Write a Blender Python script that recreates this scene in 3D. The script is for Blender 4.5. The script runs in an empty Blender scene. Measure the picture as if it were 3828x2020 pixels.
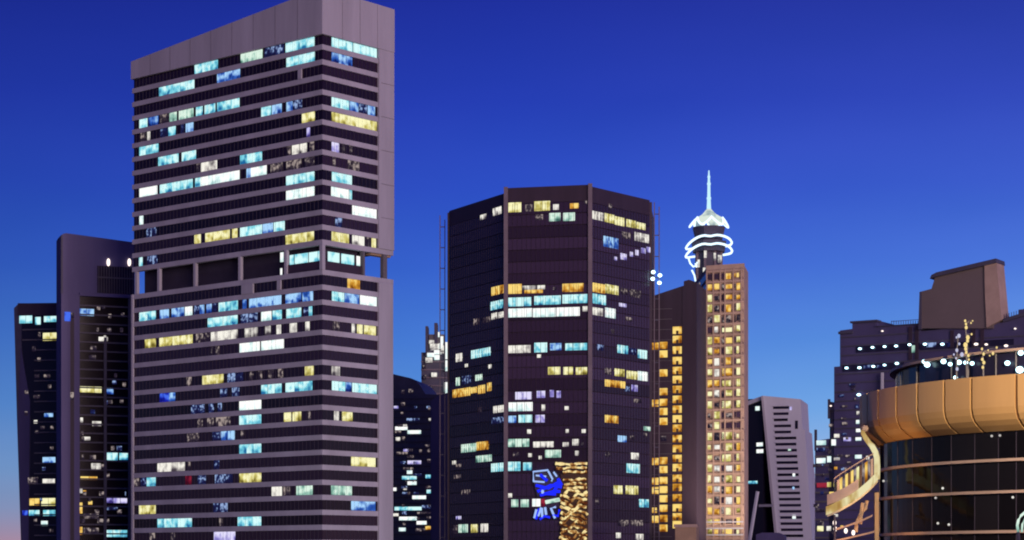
import bpy, bmesh, math, random
from mathutils import Vector, Matrix

random.seed(7)
C = bpy.context.scene.collection
R = math.radians

# ------------------------------------------------------------------ camera
F, CX, HZ, H = 7900.0, 1914.0, 2120.0, 12.0      # focal length, axis and horizon in photo pixels; eye height in metres
cd = bpy.data.cameras.new('camera')
cd.sensor_width = 36.0
cd.lens = 36.0 * F / 3828.0
cd.shift_y = (HZ - 1010.0) / 3828.0
cd.clip_start, cd.clip_end = 1.0, 20000.0
cam = bpy.data.objects.new('camera', cd)
C.objects.link(cam)
cam.location = (0, 0, H)
cam.rotation_euler = (R(90), 0, 0)
bpy.context.scene.camera = cam

# ------------------------------------------------------------------ helpers: colour
def lin(c):
    return tuple(((v / 255.0) / 12.92 if v / 255.0 <= 0.04045 else ((v / 255.0 + 0.055) / 1.055) ** 2.4) for v in c)

# ------------------------------------------------------------------ dusk sky
W = bpy.data.worlds.new('World')
bpy.context.scene.world = W
W.use_nodes = True
nt = W.node_tree
nt.nodes.clear()
tc = nt.nodes.new('ShaderNodeTexCoord')
sp = nt.nodes.new('ShaderNodeSeparateXYZ')
nt.links.new(tc.outputs['Generated'], sp.inputs[0])
rp = nt.nodes.new('ShaderNodeValToRGB')
cr = rp.color_ramp
stops = [(0.000, (205, 150, 160)), (0.010, (196, 158, 180)), (0.026, (156, 168, 210)), (0.045, (126, 168, 222)),
         (0.075, (92, 149, 224)), (0.105, (72, 127, 218)), (0.140, (56, 101, 210)), (0.175, (45, 80, 198)),
         (0.215, (36, 62, 180)), (0.262, (29, 47, 156)), (0.40, (27, 44, 152)), (0.70, (25, 40, 146)), (1.0, (24, 38, 140))]
while len(cr.elements) < len(stops):
    cr.elements.new(0.5)
for e, (p, c) in zip(cr.elements, stops):
    e.position = p
    e.color = (*lin(c), 1)
nt.links.new(sp.outputs['Z'], rp.inputs['Fac'])
mr = nt.nodes.new('ShaderNodeMapRange')
mr.inputs['From Min'].default_value, mr.inputs['From Max'].default_value = -0.4, 0.4
nt.links.new(sp.outputs['X'], mr.inputs['Value'])
az = nt.nodes.new('ShaderNodeValToRGB')
az.color_ramp.elements.new(0.5)
for e, c in zip(az.color_ramp.elements, [(0.60, 0.58, 0.62), (1, 1, 1), (2.25, 1.68, 1.16)]):
    e.color = (*c, 1)
nt.links.new(mr.outputs[0], az.inputs['Fac'])
mx = nt.nodes.new('ShaderNodeMix')
mx.data_type = 'RGBA'
mx.blend_type = 'MULTIPLY'
mx.inputs['Factor'].default_value = 1.0
nt.links.new(rp.outputs['Color'], mx.inputs['A'])
nt.links.new(az.outputs['Color'], mx.inputs['B'])
bg = nt.nodes.new('ShaderNodeBackground')
bg.inputs['Strength'].default_value = 1.0
sn = nt.nodes.new('ShaderNodeTexNoise')
sn.inputs['Scale'].default_value = 5.0
sn.inputs['Detail'].default_value = 3
smp = nt.nodes.new('ShaderNodeMapping')
smp.inputs['Scale'].default_value = (1, 1, 3.5)
nt.links.new(tc.outputs['Generated'], smp.inputs['Vector'])
nt.links.new(smp.outputs[0], sn.inputs['Vector'])
sr = nt.nodes.new('ShaderNodeValToRGB')
sr.color_ramp.elements[0].position, sr.color_ramp.elements[1].position = 0.3, 0.7
sr.color_ramp.elements[0].color = (0.90, 0.95, 0.95, 1)
sr.color_ramp.elements[1].color = (1.16, 1.03, 1.03, 1)
nt.links.new(sn.outputs['Fac'], sr.inputs['Fac'])
m2 = nt.nodes.new('ShaderNodeMix')
m2.data_type = 'RGBA'
m2.blend_type = 'MULTIPLY'
m2.inputs['Factor'].default_value = 1.0
nt.links.new(mx.outputs['Result'], m2.inputs['A'])
nt.links.new(sr.outputs['Color'], m2.inputs['B'])
nt.links.new(m2.outputs['Result'], bg.inputs['Color'])
wo = nt.nodes.new('ShaderNodeOutputWorld')
nt.links.new(bg.outputs[0], wo.inputs['Surface'])

# ------------------------------------------------------------------ afterglow of the sun just set, behind the camera
sl = bpy.data.lights.new('afterglow', 'SUN')
sl.energy = 2.0
sl.angle = R(25)
sl.color = (1.0, 0.73, 0.68)
so = bpy.data.objects.new('afterglow', sl)
C.objects.link(so)
d = Vector((-0.42, 0.906, -0.13))
so.rotation_euler = d.to_track_quat('-Z', 'Y').to_euler()
so.location = (0, -100, 200)

vs = bpy.context.scene.view_settings
vs.view_transform = 'Standard'
vs.look = 'None'
vs.exposure, vs.gamma = 0, 1
vs.use_curve_mapping = False
bpy.context.scene.cycles.filter_width = 2.0        # the photograph is a little soft

# ------------------------------------------------------------------ materials
def mat_pbr(name, col, rough=0.8, spec=0.3, var=0.18, scale=0.25, metal=0.0, streak=False, bump=0.0):
    m = bpy.data.materials.new(name)
    m.use_nodes = True
    n = m.node_tree
    b = n.nodes['Principled BSDF']
    t = n.nodes.new('ShaderNodeTexCoord')
    mp = n.nodes.new('ShaderNodeMapping')
    mp.inputs['Scale'].default_value = (1, 1, 0.12 if streak else 1)
    geo = n.nodes.new('ShaderNodeNewGeometry')
    n.links.new(geo.outputs['Position'], mp.inputs['Vector'])
    no = n.nodes.new('ShaderNodeTexNoise')
    no.inputs['Scale'].default_value = scale
    no.inputs['Detail'].default_value = 6
    no.inputs['Roughness'].default_value = 0.65
    n.links.new(mp.outputs[0], no.inputs['Vector'])
    r = n.nodes.new('ShaderNodeValToRGB')
    r.color_ramp.elements[0].position, r.color_ramp.elements[1].position = 0.3, 0.7
    r.color_ramp.elements[0].color = (*[c * (1 - var) for c in col], 1)
    r.color_ramp.elements[1].color = (*[min(1, c * (1 + var)) for c in col], 1)
    n.links.new(no.outputs['Fac'], r.inputs['Fac'])
    n.links.new(r.outputs['Color'], b.inputs['Base Color'])
    b.inputs['Roughness'].default_value = rough
    b.inputs['Specular IOR Level'].default_value = spec
    b.inputs['Metallic'].default_value = metal
    if bump:
        bp = n.nodes.new('ShaderNodeBump')
        bp.inputs['Strength'].default_value = bump
        n.links.new(no.outputs['Fac'], bp.inputs['Height'])
        n.links.new(bp.outputs['Normal'], b.inputs['Normal'])
    return m

def mat_glass(name, col, rough=0.12, spec=0.5, var=0.5):
    """dark curtain-wall glass: each pane's tint and polish drift a little from its neighbour's"""
    m = bpy.data.materials.new(name)
    m.use_nodes = True
    n = m.node_tree
    b = n.nodes['Principled BSDF']
    geo = n.nodes.new('ShaderNodeNewGeometry')
    oi = n.nodes.new('ShaderNodeObjectInfo')
    r = n.nodes.new('ShaderNodeValToRGB')
    r.color_ramp.elements[0].color = (*[c * (1 - var) for c in col], 1)
    r.color_ramp.elements[1].color = (*[c * (1 + var) for c in col], 1)
    n.links.new(oi.outputs['Random'], r.inputs['Fac'])
    n.links.new(r.outputs['Color'], b.inputs['Base Color'])
    b.inputs['Roughness'].default_value = rough
    b.inputs['Specular IOR Level'].default_value = spec
    bp = n.nodes.new('ShaderNodeBump')
    bp.inputs['Strength'].default_value = 0.03
    no = n.nodes.new('ShaderNodeTexNoise')
    no.inputs['Scale'].default_value = 0.5
    n.links.new(geo.outputs['Position'], no.inputs['Vector'])
    n.links.new(no.outputs['Fac'], bp.inputs['Height'])
    n.links.new(bp.outputs['Normal'], b.inputs['Normal'])
    return m

def mat_lit(name, dark, mid, bright, strength=1.0, scale=0.5, lo=0.20, hi=0.60):
    """a lit room seen through its pane: ceiling lights, blinds and furniture as blotches of one lamp colour"""
    m = bpy.data.materials.new(name)
    m.use_nodes = True
    n = m.node_tree
    n.nodes.clear()
    t = n.nodes.new('ShaderNodeTexCoord')
    oi = n.nodes.new('ShaderNodeObjectInfo')
    ad = n.nodes.new('ShaderNodeVectorMath')
    ad.operation = 'ADD'
    ml = n.nodes.new('ShaderNodeMath')
    ml.operation = 'MULTIPLY'
    ml.inputs[1].default_value = 173.0
    n.links.new(oi.outputs['Random'], ml.inputs[0])
    n.links.new(t.outputs['Object'], ad.inputs[0])
    n.links.new(ml.outputs[0], ad.inputs[1])
    no = n.nodes.new('ShaderNodeTexNoise')
    no.inputs['Scale'].default_value = scale
    no.inputs['Detail'].default_value = 1.5
    n.links.new(ad.outputs[0], no.inputs['Vector'])
    sh = n.nodes.new('ShaderNodeMapRange')           # each room a little brighter or dimmer
    sh.inputs['To Min'].default_value, sh.inputs['To Max'].default_value = -0.10, 0.10
    n.links.new(oi.outputs['Random'], sh.inputs['Value'])
    a2 = n.nodes.new('ShaderNodeMath')
    a2.operation = 'ADD'
    # panes of one run differ, the ceiling lights make the top brighter, furniture darkens the foot
    sx = n.nodes.new('ShaderNodeSeparateXYZ')
    n.links.new(ad.outputs[0], sx.inputs[0])
    fl_ = n.nodes.new('ShaderNodeMath'); fl_.operation = 'SNAP'; fl_.inputs[1].default_value = 1.45
    n.links.new(sx.outputs['X'], fl_.inputs[0])
    wn = n.nodes.new('ShaderNodeTexWhiteNoise'); wn.noise_dimensions = '1D'
    n.links.new(fl_.outputs[0], wn.inputs['W'])
    so_ = n.nodes.new('ShaderNodeSeparateXYZ')
    n.links.new(t.outputs['Generated'], so_.inputs[0])
    pz = n.nodes.new('ShaderNodeMapRange'); pz.interpolation_type = 'SMOOTHSTEP'
    pz.inputs['From Min'].default_value, pz.inputs['From Max'].default_value = 0.05, 0.55
    pz.inputs['To Min'].default_value, pz.inputs['To Max'].default_value = -0.09, 0.05
    n.links.new(so_.outputs['Z'], pz.inputs['Value'])
    pw = n.nodes.new('ShaderNodeMapRange')
    pw.inputs['To Min'].default_value, pw.inputs['To Max'].default_value = -0.07, 0.07
    n.links.new(wn.outputs['Value'], pw.inputs['Value'])
    s1 = n.nodes.new('ShaderNodeMath'); s1.operation = 'ADD'
    n.links.new(pz.outputs[0], s1.inputs[0]); n.links.new(pw.outputs[0], s1.inputs[1])
    s2 = n.nodes.new('ShaderNodeMath'); s2.operation = 'ADD'
    n.links.new(s1.outputs[0], s2.inputs[0]); n.links.new(sh.outputs[0], s2.inputs[1])
    n.links.new(no.outputs['Fac'], a2.inputs[0])
    n.links.new(s2.outputs[0], a2.inputs[1])
    r = n.nodes.new('ShaderNodeValToRGB')
    r.color_ramp.elements.new(0.5)
    for e, (p, c) in zip(r.color_ramp.elements, [(lo, dark), ((lo + hi) / 2, mid), (hi, bright)]):
        e.position = p
        e.color = (*lin(c), 1)
    n.links.new(a2.outputs[0], r.inputs['Fac'])
    em = n.nodes.new('ShaderNodeEmission')
    em.inputs['Strength'].default_value = strength
    n.links.new(r.outputs['Color'], em.inputs['Color'])
    o = n.nodes.new('ShaderNodeOutputMaterial')
    n.links.new(em.outputs[0], o.inputs['Surface'])
    return m

def mat_emit(name, c, s=1.0):
    m = bpy.data.materials.new(name)
    m.use_nodes = True
    n = m.node_tree
    n.nodes.clear()
    em = n.nodes.new('ShaderNodeEmission')
    em.inputs['Color'].default_value = (*lin(c), 1)
    em.inputs['Strength'].default_value = s
    o = n.nodes.new('ShaderNodeOutputMaterial')
    n.links.new(em.outputs[0], o.inputs['Surface'])
    return m

LIT = {
    'c': mat_lit('lit cyan', (28, 105, 160), (120, 212, 230), (215, 255, 255)),
    'W': mat_lit('lit white', (165, 205, 205), (226, 246, 244), (255, 255, 252), 1.1),
    'b': mat_lit('lit blue', (14, 30, 100), (48, 96, 190), (170, 215, 255)),
    'y': mat_lit('lit yellow', (110, 98, 40), (208, 196, 110), (255, 250, 195)),
    'o': mat_lit('lit amber', (120, 66, 16), (214, 152, 52), (255, 220, 125)),
    'w': mat_lit('lit neutral', (70, 62, 72), (186, 180, 176), (250, 246, 235)),
    'd': mat_lit('lit dim', (34, 26, 44), (66, 57, 66), (165, 150, 145), scale=1.0, lo=.36, hi=.7),
    'v': mat_lit('lit violet', (60, 48, 120), (150, 140, 215), (228, 222, 255)),
    'g': mat_lit('lit green', (60, 100, 95), (150, 196, 180), (222, 246, 230)),
    'r': mat_lit('lit red', (60, 10, 30), (100, 18, 42), (150, 40, 60)),
    's': mat_lit('lit blue dim', (22, 22, 58), (34, 42, 92), (150, 175, 220), scale=1.0, lo=.36, hi=.7),
    'B': mat_lit('lit deep blue', (10, 10, 60), (20, 30, 170), (70, 110, 240)),
}
M = {
    'pale': mat_pbr('mauve concrete', (0.30, 0.285, 0.345), 0.85, 0.2, 0.2, 0.09, streak=True),
    'brown': mat_pbr('brown metal cladding', (0.034, 0.021, 0.038), 0.6, 0.3, 0.2, 0.2, streak=True),
    'fin': mat_pbr('mauve fin', (0.13, 0.10, 0.13), 0.6, 0.3, 0.15),
    'core': mat_pbr('dark core', (0.030, 0.024, 0.044), 0.8, 0.2),
    'navy': mat_pbr('dark blue cladding', (0.055, 0.05, 0.085), 0.6, 0.3, 0.2),
    'taupe': mat_pbr('taupe stone', (0.108, 0.094, 0.185), 0.85, 0.2, 0.15, 0.1, streak=True),
    'frame': mat_pbr('grey frame', (0.10, 0.09, 0.105), 0.7, 0.3, 0.15),
    'mull': mat_pbr('dark mullion', (0.035, 0.027, 0.045), 0.5, 0.4, 0.1),
    'rose': mat_pbr('rose stone', (0.35, 0.25, 0.22), 0.85, 0.2, 0.2, 0.2),
    'grey': mat_pbr('pale grey stone', (0.42, 0.42, 0.50), 0.85, 0.2, 0.1, 0.1, streak=True),
    'stepp': mat_pbr('plum cladding', (0.056, 0.048, 0.125), 0.75, 0.25, 0.2, 0.1, streak=True),
    'wedge': mat_pbr('wedge panel', (0.125, 0.098, 0.108), 0.8, 0.25, 0.12, 0.06),
    'copper': mat_pbr('copper panel', (0.52, 0.305, 0.135), 0.45, 0.5, 0.10, 0.15, metal=0.3, streak=True),
    'joint': mat_pbr('copper joint', (0.10, 0.045, 0.02), 0.6, 0.3, 0.1),
    'ledge': mat_pbr('ledge metal', (0.33, 0.23, 0.20), 0.5, 0.4, 0.1),
    'beige': mat_pbr('beige stone', (0.30, 0.20, 0.14), 0.85, 0.2, 0.1),
    'cream': mat_pbr('cream paint', (0.62, 0.52, 0.34), 0.6, 0.3, 0.15, 0.6),
    'asphalt': mat_pbr('asphalt', (0.05, 0.05, 0.05), 0.9, 0.2, 0.2),
    'gmain': mat_glass('plum glass', (0.018, 0.009, 0.020), 0.2, 0.2),
    'gbrown': mat_glass('brown glass', (0.042, 0.027, 0.060), 0.25, 0.14, 0.35),
    'gnavy': mat_glass('navy glass', (0.012, 0.010, 0.026), 0.2, 0.15),
    'ghall': mat_glass('black glass', (0.006, 0.005, 0.007), 0.08, 0.06),
    'neon': mat_emit('white neon', (215, 240, 255), 1.6),
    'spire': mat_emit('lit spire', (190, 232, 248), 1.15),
    'lamp': mat_emit('white lamp', (200, 245, 255), 4.0),
    'lampw': mat_emit('warm lamp', (255, 235, 225), 1.8),
    'gold': mat_lit('gold reflection glow', (84, 40, 22), (176, 124, 66), (255, 232, 165), 1.0, 0.55, 0.38, 0.62),
    'goldd': mat_pbr('dark bronze', (0.07, 0.04, 0.03)),
    'canopy': mat_lit('lit canopy band', (160, 112, 50), (205, 175, 110), (245, 235, 185), 0.9, 0.5),  # lamplight on the painted beam, put into the material as glow
    'blue': mat_emit('blue reflected neon', (24, 34, 215), 1.7),
    'bluew': mat_emit('pale blue reflected neon', (165, 195, 255), 1.0),
    'tiara': mat_pbr('lit roof metal', (0.75, 0.78, 0.76), 0.5),
}

# ------------------------------------------------------------------ helpers: objects
def tag(o, label=None, cat=None, group=None, kind=None):
    if label: o['label'] = label
    if cat: o['category'] = cat
    if group: o['group'] = group
    if kind: o['kind'] = kind
    return o

def thing(name, loc, label, cat, group=None):
    o = bpy.data.objects.new(name, None)
    o.empty_display_size = 2
    C.objects.link(o)
    o.location = loc
    return tag(o, label, cat, group)

class MB:
    """collects solids into one mesh"""
    def __init__(s): s.v, s.f = [], []
    def hull(s, bottom, top):
        n, k = len(bottom), len(s.v)
        s.v += [tuple(p) for p in bottom] + [tuple(p) for p in top]
        s.f.append(tuple(k + i for i in reversed(range(n))))
        s.f.append(tuple(k + n + i for i in range(n)))
        for i in range(n):
            j = (i + 1) % n
            s.f.append((k + i, k + j, k + n + j, k + n + i))
        return s
    def box(s, x0, x1, y0, y1, z0, z1):
        return s.hull([(x0, y0, z0), (x1, y0, z0), (x1, y1, z0), (x0, y1, z0)],
                      [(x0, y0, z1), (x1, y0, z1), (x1, y1, z1), (x0, y1, z1)])
    def plan(s, pts, z0, z1):
        return s.hull([(x, y, z0) for x, y in pts], [(x, y, z1) for x, y in pts])
    def slab(s, pts, y0, y1):          # polygon in x,z, thick in y
        return s.hull([(x, y0, z) for x, z in pts], [(x, y1, z) for x, z in pts])
    def tube(s, pts, r, n=6, closed=False):
        pts = [Vector(p) for p in pts]
        k0 = len(s.v)
        N = len(pts)
        for i, p in enumerate(pts):
            a = pts[(i - 1) % N] if (closed or i > 0) else p
            b = pts[(i + 1) % N] if (closed or i < N - 1) else p
            t = (b - a).normalized()
            up = Vector((0, 0, 1)) if abs(t.z) < 0.9 else Vector((1, 0, 0))
            e1 = t.cross(up).normalized()
            e2 = t.cross(e1)
            rr = r[i] if isinstance(r, (list, tuple)) else r
            for q in range(n):
                an = 2 * math.pi * q / n
                s.v.append(tuple(p + rr * (math.cos(an) * e1 + math.sin(an) * e2)))
        for i in range(N if closed else N - 1):
            for q in range(n):
                a, b = k0 + i * n + q, k0 + i * n + (q + 1) % n
                j = (i + 1) % N
                s.f.append((a, b, k0 + j * n + (q + 1) % n, k0 + j * n + q))
        if not closed:
            s.f.append(tuple(k0 + q for q in range(n)))
            s.f.append(tuple(k0 + (N - 1) * n + q for q in reversed(range(n))))
        return s
    def ball(s, c, r, sz=1.0, n=8, m=5):
        k = len(s.v)
        s.v.append((c[0], c[1], c[2] - r * sz))
        for i in range(1, m):
            ph = -math.pi / 2 + math.pi * i / m
            for q in range(n):
                a = 2 * math.pi * q / n
                s.v.append((c[0] + r * math.cos(ph) * math.cos(a), c[1] + r * math.cos(ph) * math.sin(a), c[2] + r * sz * math.sin(ph)))
        s.v.append((c[0], c[1], c[2] + r * sz))
        e = len(s.v) - 1
        for q in range(n):
            s.f.append((k, k + 1 + (q + 1) % n, k + 1 + q))
            s.f.append((e, k + 1 + (m - 2) * n + q, k + 1 + (m - 2) * n + (q + 1) % n))
            for i in range(m - 2):
                a = k + 1 + i * n
                s.f.append((a + q, a + (q + 1) % n, a + n + (q + 1) % n, a + n + q))
        return s
    def mesh(s, name, mat):
        me = bpy.data.meshes.new(name)
        me.from_pydata(s.v, [], s.f)
        bm = bmesh.new()
        bm.from_mesh(me)
        bmesh.ops.recalc_face_normals(bm, faces=bm.faces[:])
        bm.to_mesh(me)
        bm.free()
        me.materials.append(mat)
        return me
    def put(s, name, mat, parent=None, mtx=None, kind=None, label=None):
        return link(name, s.mesh(name, mat), parent, mtx, kind, label)

def world_origin(o):
    v = Vector((0, 0, 0))
    while o is not None:
        if o.type != 'EMPTY':
            return None
        v += o.location
        o = o.parent
    return v

WMAT = {}
def link(name, me, parent=None, mtx=None, kind=None, label=None):
    """mtx is the wanted world matrix"""
    o = bpy.data.objects.new(name, me)
    C.objects.link(o)
    mtx = mtx or Matrix.Identity(4)
    WMAT[o.name] = mtx
    if parent is not None:
        o.parent = parent
        pm = WMAT.get(parent.name) or Matrix.Translation(parent.location)
        o.matrix_basis = pm.inverted() @ mtx
    else:
        o.matrix_basis = mtx
    if kind: o['kind'] = kind
    if label: o['label'] = label
    return o

def at(px, py, Y):
    return Vector(((px - CX) * Y / F, Y, H + (HZ - py) * Y / F))

class Fac:
    """a vertical facade plane between two plan points, left to right as seen; local x along it, local y inwards"""
    def __init__(s, A, B):
        s.A, s.B = Vector(A), Vector(B)
        s.d = (s.B - s.A).normalized()
        s.n = Vector((-s.d.y, s.d.x))          # inwards
        s.w = (s.B - s.A).length
        s.M = Matrix(((s.d.x, s.n.x, 0, s.A.x), (s.d.y, s.n.y, 0, s.A.y), (0, 0, 1, 0), (0, 0, 0, 1)))
    def u(s, px):
        k = (px - CX) / F
        return (k * s.A.y - s.A.x) / (s.d.x - k * s.d.y)
    def Y(s, u): return s.A.y + s.d.y * u
    def uz(s, px, py):
        u = s.u(px)
        return u, H + (HZ - py) * s.Y(u) / F
    def off(s, out):
        return Fac(s.A - s.n * out, s.B - s.n * out)
    def pt(s, u, out=0.0):
        return s.A + s.d * u - s.n * out

def fac_px(pa, Ya, pb, Yb):
    return Fac(((pa - CX) * Ya / F, Ya), ((pb - CX) * Yb / F, Yb))

PANE = {}
def pane_mesh(w, h, t, kind):
    key = (round(w, 1), round(h, 1), t, kind)
    if key not in PANE:
        w, h = max(0.1, key[0]), max(0.1, key[1])
        PANE[key] = MB().box(0, w, -t, 0, 0, h).mesh('window', LIT[kind])
    return PANE[key]

def pane(root, fac, u0, u1, z0, z1, kind, out=0.0, name='window'):
    return link(name, pane_mesh(u1 - u0, z1 - z0, 0.08, kind), root,
                fac.M @ Matrix.Translation((u0, -out, z0)))

def lit(root, fac, rows, hpx, out=0.06, maxw=3.0, gap=0.12):
    """lit windows: (left, right, centre row, kind[, height]) in photo pixels measured on that facade"""
    for r in rows:
        x0, x1, y, k = r[:4]
        hp = r[4] if len(r) > 4 else hpx
        ua, ub = fac.u(x0), fac.u(x1)
        uc, zc = fac.uz((x0 + x1) / 2, y)
        hh = hp * fac.Y(uc) / F
        n = max(1, int(math.ceil((ub - ua) / maxw)))
        w = (ub - ua) / n
        for i in range(n):
            pane(root, fac, ua + i * w + (gap / 2 if n > 1 else 0), ua + (i + 1) * w - (gap / 2 if n > 1 else 0), zc - hh / 2, zc + hh / 2, k, out)

def grid(root, fac, u0, u1, z0, z1, floor, gmat, gh=0.62, out=0.03, bay=1.5, mull=True, mw=0.10, mmat=None, base='glazing'):
    """one long glazed strip per storey plus the joined thin mullions"""
    n = int((z1 - z0) / floor)
    key = MB().box(0, u1 - u0, -0.06, 0.25, 0, floor * gh).mesh(base, gmat)
    mb = MB()
    for i in range(n):
        z = z1 - (i + 1) * floor + floor * (1 - gh) * 0.5
        link(base, key, root, fac.M @ Matrix.Translation((u0, -out, z)))
        if mull:
            k = int((u1 - u0) / bay)
            for j in range(1, k):
                u = u0 + (u1 - u0) * j / k
                mb.box(u - mw / 2, u + mw / 2, -out - 0.2, -out - 0.06, z, z + floor * gh)
    if mull and mb.v:
        mb.put('mullion', mmat or M['mull'], root, fac.M, kind='stuff')

# ------------------------------------------------------------------ ground
g = MB().plan([(-6000, -400), (6000, -400), (6000, 9000), (-6000, 9000)], -1.0, 0.0).put('ground', M['asphalt'])
tag(g, 'dark paved ground under the towers', None, None, 'structure')

# ================================================================== A  the tall pale tower with banded floors
YC = 540.0
pc = Vector(((1205 - CX) * YC / F, YC))
YL = YC * 1.093
pl = Vector(((497 - CX) * YL / F, YL))
fl = Fac(pl, pc)                                             # long left face
nR = fl.d
dR = fl.n                                                    # the short right face runs at a right angle
fr = Fac(pc, pc + dR * 25.6)
FLH = 56.1 * YC / F
def zband(i): return H + (HZ - (176.6 + 56.1 * i)) * YC / F   # centre of the i-th floor band
BH = FLH * 0.345
root = thing('office_tower', (pc.x, pc.y, 0), 'tall pale banded office tower with many cyan lit windows, tallest in view', 'tower')
T1 = 19.9                                                    # glazed length of the right face; the pier follows
def ring(z0, z1, out, inn, mb=None, t1=25.6):
    """L-shaped course round both visible faces"""
    a = fl.pt(0, out); b = pc - fl.n * out - fr.n * out; c = fr.pt(t1, out)
    a2 = fl.pt(0, -inn); b2 = pc + fl.n * inn + fr.n * inn; c2 = fr.pt(t1, -inn)
    return (mb or MB()).plan([a, b, c, c2, b2, a2], z0, z1)
IM = Matrix.Identity(4)
def body(z0, z1, inset, t1):
    a = fl.pt(0, -inset); b = pc + fl.n * inset + fr.n * inset; c = fr.pt(t1, -inset)
    e = fl.pt(0, -t1)
    return MB().plan([a, b, c, Vector((e.x, e.y)) + (c - fr.pt(t1, -inset))], z0, z1)
ztop_ref, zbot_ref = zband(13) - BH / 2, zband(15) + BH / 2
body(0, zband(15), 0.35, 25.3).put('core', M['core'], root, IM)
body(zband(13), zband(0) + FLH, 0.35, 25.3).put('core', M['core'], root, IM)
# parapet: low at the far left end, tall at the corner
zp0 = zband(0) + BH / 2 + FLH * 0.66
zpl = at(497, 233, YL).z
zpc = at(1205, -42, YC).z
pr = fr.pt(25.6)
zpr = at(1470, 38, pr.y).z
o_, i_ = 0.75, 1.5
P = [fl.pt(0, o_), pc - fl.n * o_ - fr.n * o_, fr.pt(25.6, o_), fr.pt(25.6, -i_), pc + fl.n * i_ + fr.n * i_, fl.pt(0, -i_)]
zt = [zpl, zpc, zpr, zpr, zpc, zpl]
MB().hull([(p.x, p.y, zp0) for p in P], [(p.x, p.y, z) for p, z in zip(P, zt)]).put('parapet', M['pale'], root, IM)
for k in range(1, 9):
    u = fl.w * k / 9
    z1 = zpl + (zpc - zpl) * k / 9
    MB().box(u - .04, u + .04, -0.79, -0.7, zp0 + .05, z1 - .1).put('panel_joint', M['frame'], root, fl.M)
for k in range(1, 4):
    u = 25.6 * k / 4
    MB().box(u - .04, u + .04, -0.79, -0.7, zp0 + .05, zpc + (zpr - zpc) * k / 4 - .1).put('panel_joint', M['frame'], root, fr.M)
# roof deck
MB().plan([fl.pt(0, 0), pc, fr.pt(25.4), fl.pt(0, -25.4)], zp0 + 0.3, zp0 + 0.8).put('roof', M['core'], root, IM)
for i in range(0, 36):
    if i == 14:
        continue
    z = zband(i)
    ring(z - BH / 2, z + BH / 2, 0.3, 1.0, t1=T1 + 0.3 if i != 13 and i != 15 else 25.6).put('floor_band', M['pale'], root, IM)
# glazing, one strip per storey on each face
gw_l = MB().box(0.6, fl.w - 0.05, 0, 0.3, 0, FLH - BH).mesh('glazing', M['gmain'])
gw_r = MB().box(0.05, T1, 0, 0.3, 0, FLH - BH).mesh('glazing', M['gmain'])
mbl, mbr = MB(), MB()
for r_ in range(0, 36):
    if r_ in (14, 15):
        continue
    z = zband(r_) + BH / 2
    link('glazing', gw_l, root, fl.M @ Matrix.Translation((0, 0, z)))
    link('glazing', gw_r, root, fr.M @ Matrix.Translation((0, 0, z)))
    for j in range(1, 52):
        u = fl.w * j / 52
        mbl.box(u - 0.045, u + 0.045, -0.10, -0.0, z, z + FLH - BH)
    for j in range(1, 14):
        u = T1 * j / 14
        mbr.box(u - 0.045, u + 0.045, -0.10, -0.0, z, z + FLH - BH)
mbl.put('mullion', M['mull'], root, fl.M, kind='stuff')
mbr.put('mullion', M['mull'], root, fr.M, kind='stuff')
# end posts and the broad pier
MB().box(-0.1, 0.6, -0.55, 1.0, 0, zbot_ref).put('end_post', M['pale'], root, fl.M)
MB().box(T1, 25.2, -0.62, 2.6, 0, zband(15) - BH / 2).put('pier', M['pale'], root, fr.M)
MB().box(T1, 25.6, -0.62, 2.6, zband(13) + BH / 2, zp0 - 0.02).put('pier', M['pale'], root, fr.M)
for k in range(1, 6):
    zz = zband(13) + (zp0 - zband(13)) * k / 6
    MB().box(T1 + 0.8, 25.55, -0.66, -0.6, zz - 0.05, zz + 0.05).put('pier_joint', M['frame'], root, fr.M)
# refuge storey: open, set back, on columns
frf = fl.off(-2.5)
frr = fr.off(-2.5)
q = [fl.pt(2, -2.5), pc + fl.n * 2.5 + fr.n * 2.5, fr.pt(15.0, -2.5), fl.pt(2, -17)]
MB().plan(q, zband(15) - 0.2, zband(13) + 0.2).put('refuge_core', M['core'], root, IM)
MB().plan([fl.pt(0.5, -0.5), pc + fl.n * .5 + fr.n * .5, fr.pt(25.0, -.5), fl.pt(0.5, -25)], zbot_ref - 0.3, zbot_ref).put('refuge_deck', M['pale'], root, IM)
for x in (511, 595, 730, 898, 1070):
    u = fl.u(x)
    MB().box(u - 0.45, u + 0.45, -0.3, 0.6, zbot_ref, ztop_ref).put('column', M['pale'], root, fl.M)
MB().plan([pc - fl.n * .45 - fr.n * .45 + fl.d * 0, pc - fl.n * .45 + fr.n * .6, pc + fl.n * .6 + fr.n * .6, pc + fl.n * .6 - fr.n * .45], zbot_ref, ztop_ref).put('column', M['pale'], root, IM)
for x, w in ((1358, 0.35), (1437, 0.75)):
    u = fr.u(x)
    MB().box(u - w, u + w, -0.3, 0.8, zbot_ref, ztop_ref).put('column', M['frame'], root, fr.M)
MB().box(18.0, 25.3, 0.4, 2.4, ztop_ref - 0.5, ztop_ref).put('soffit_beam', M['beige'], root, fr.M)
lit(root, frf, [(1049, 1061, 962, 'W', 36), (1049, 1061, 1018, 'W', 28)], 36)
for x0, x1, k in ((1084, 1100, 'c'), (1103, 1152, 'c'), (1156, 1188, 'c'), (1190, 1204, 'c')):
    ua, ub = frf.u(x0), min(frf.u(x1), frf.w - 2.55)
    pane(root, frf, ua, ub, ztop_ref - 3.9, ztop_ref - 1.0, k, 0.06)
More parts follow.
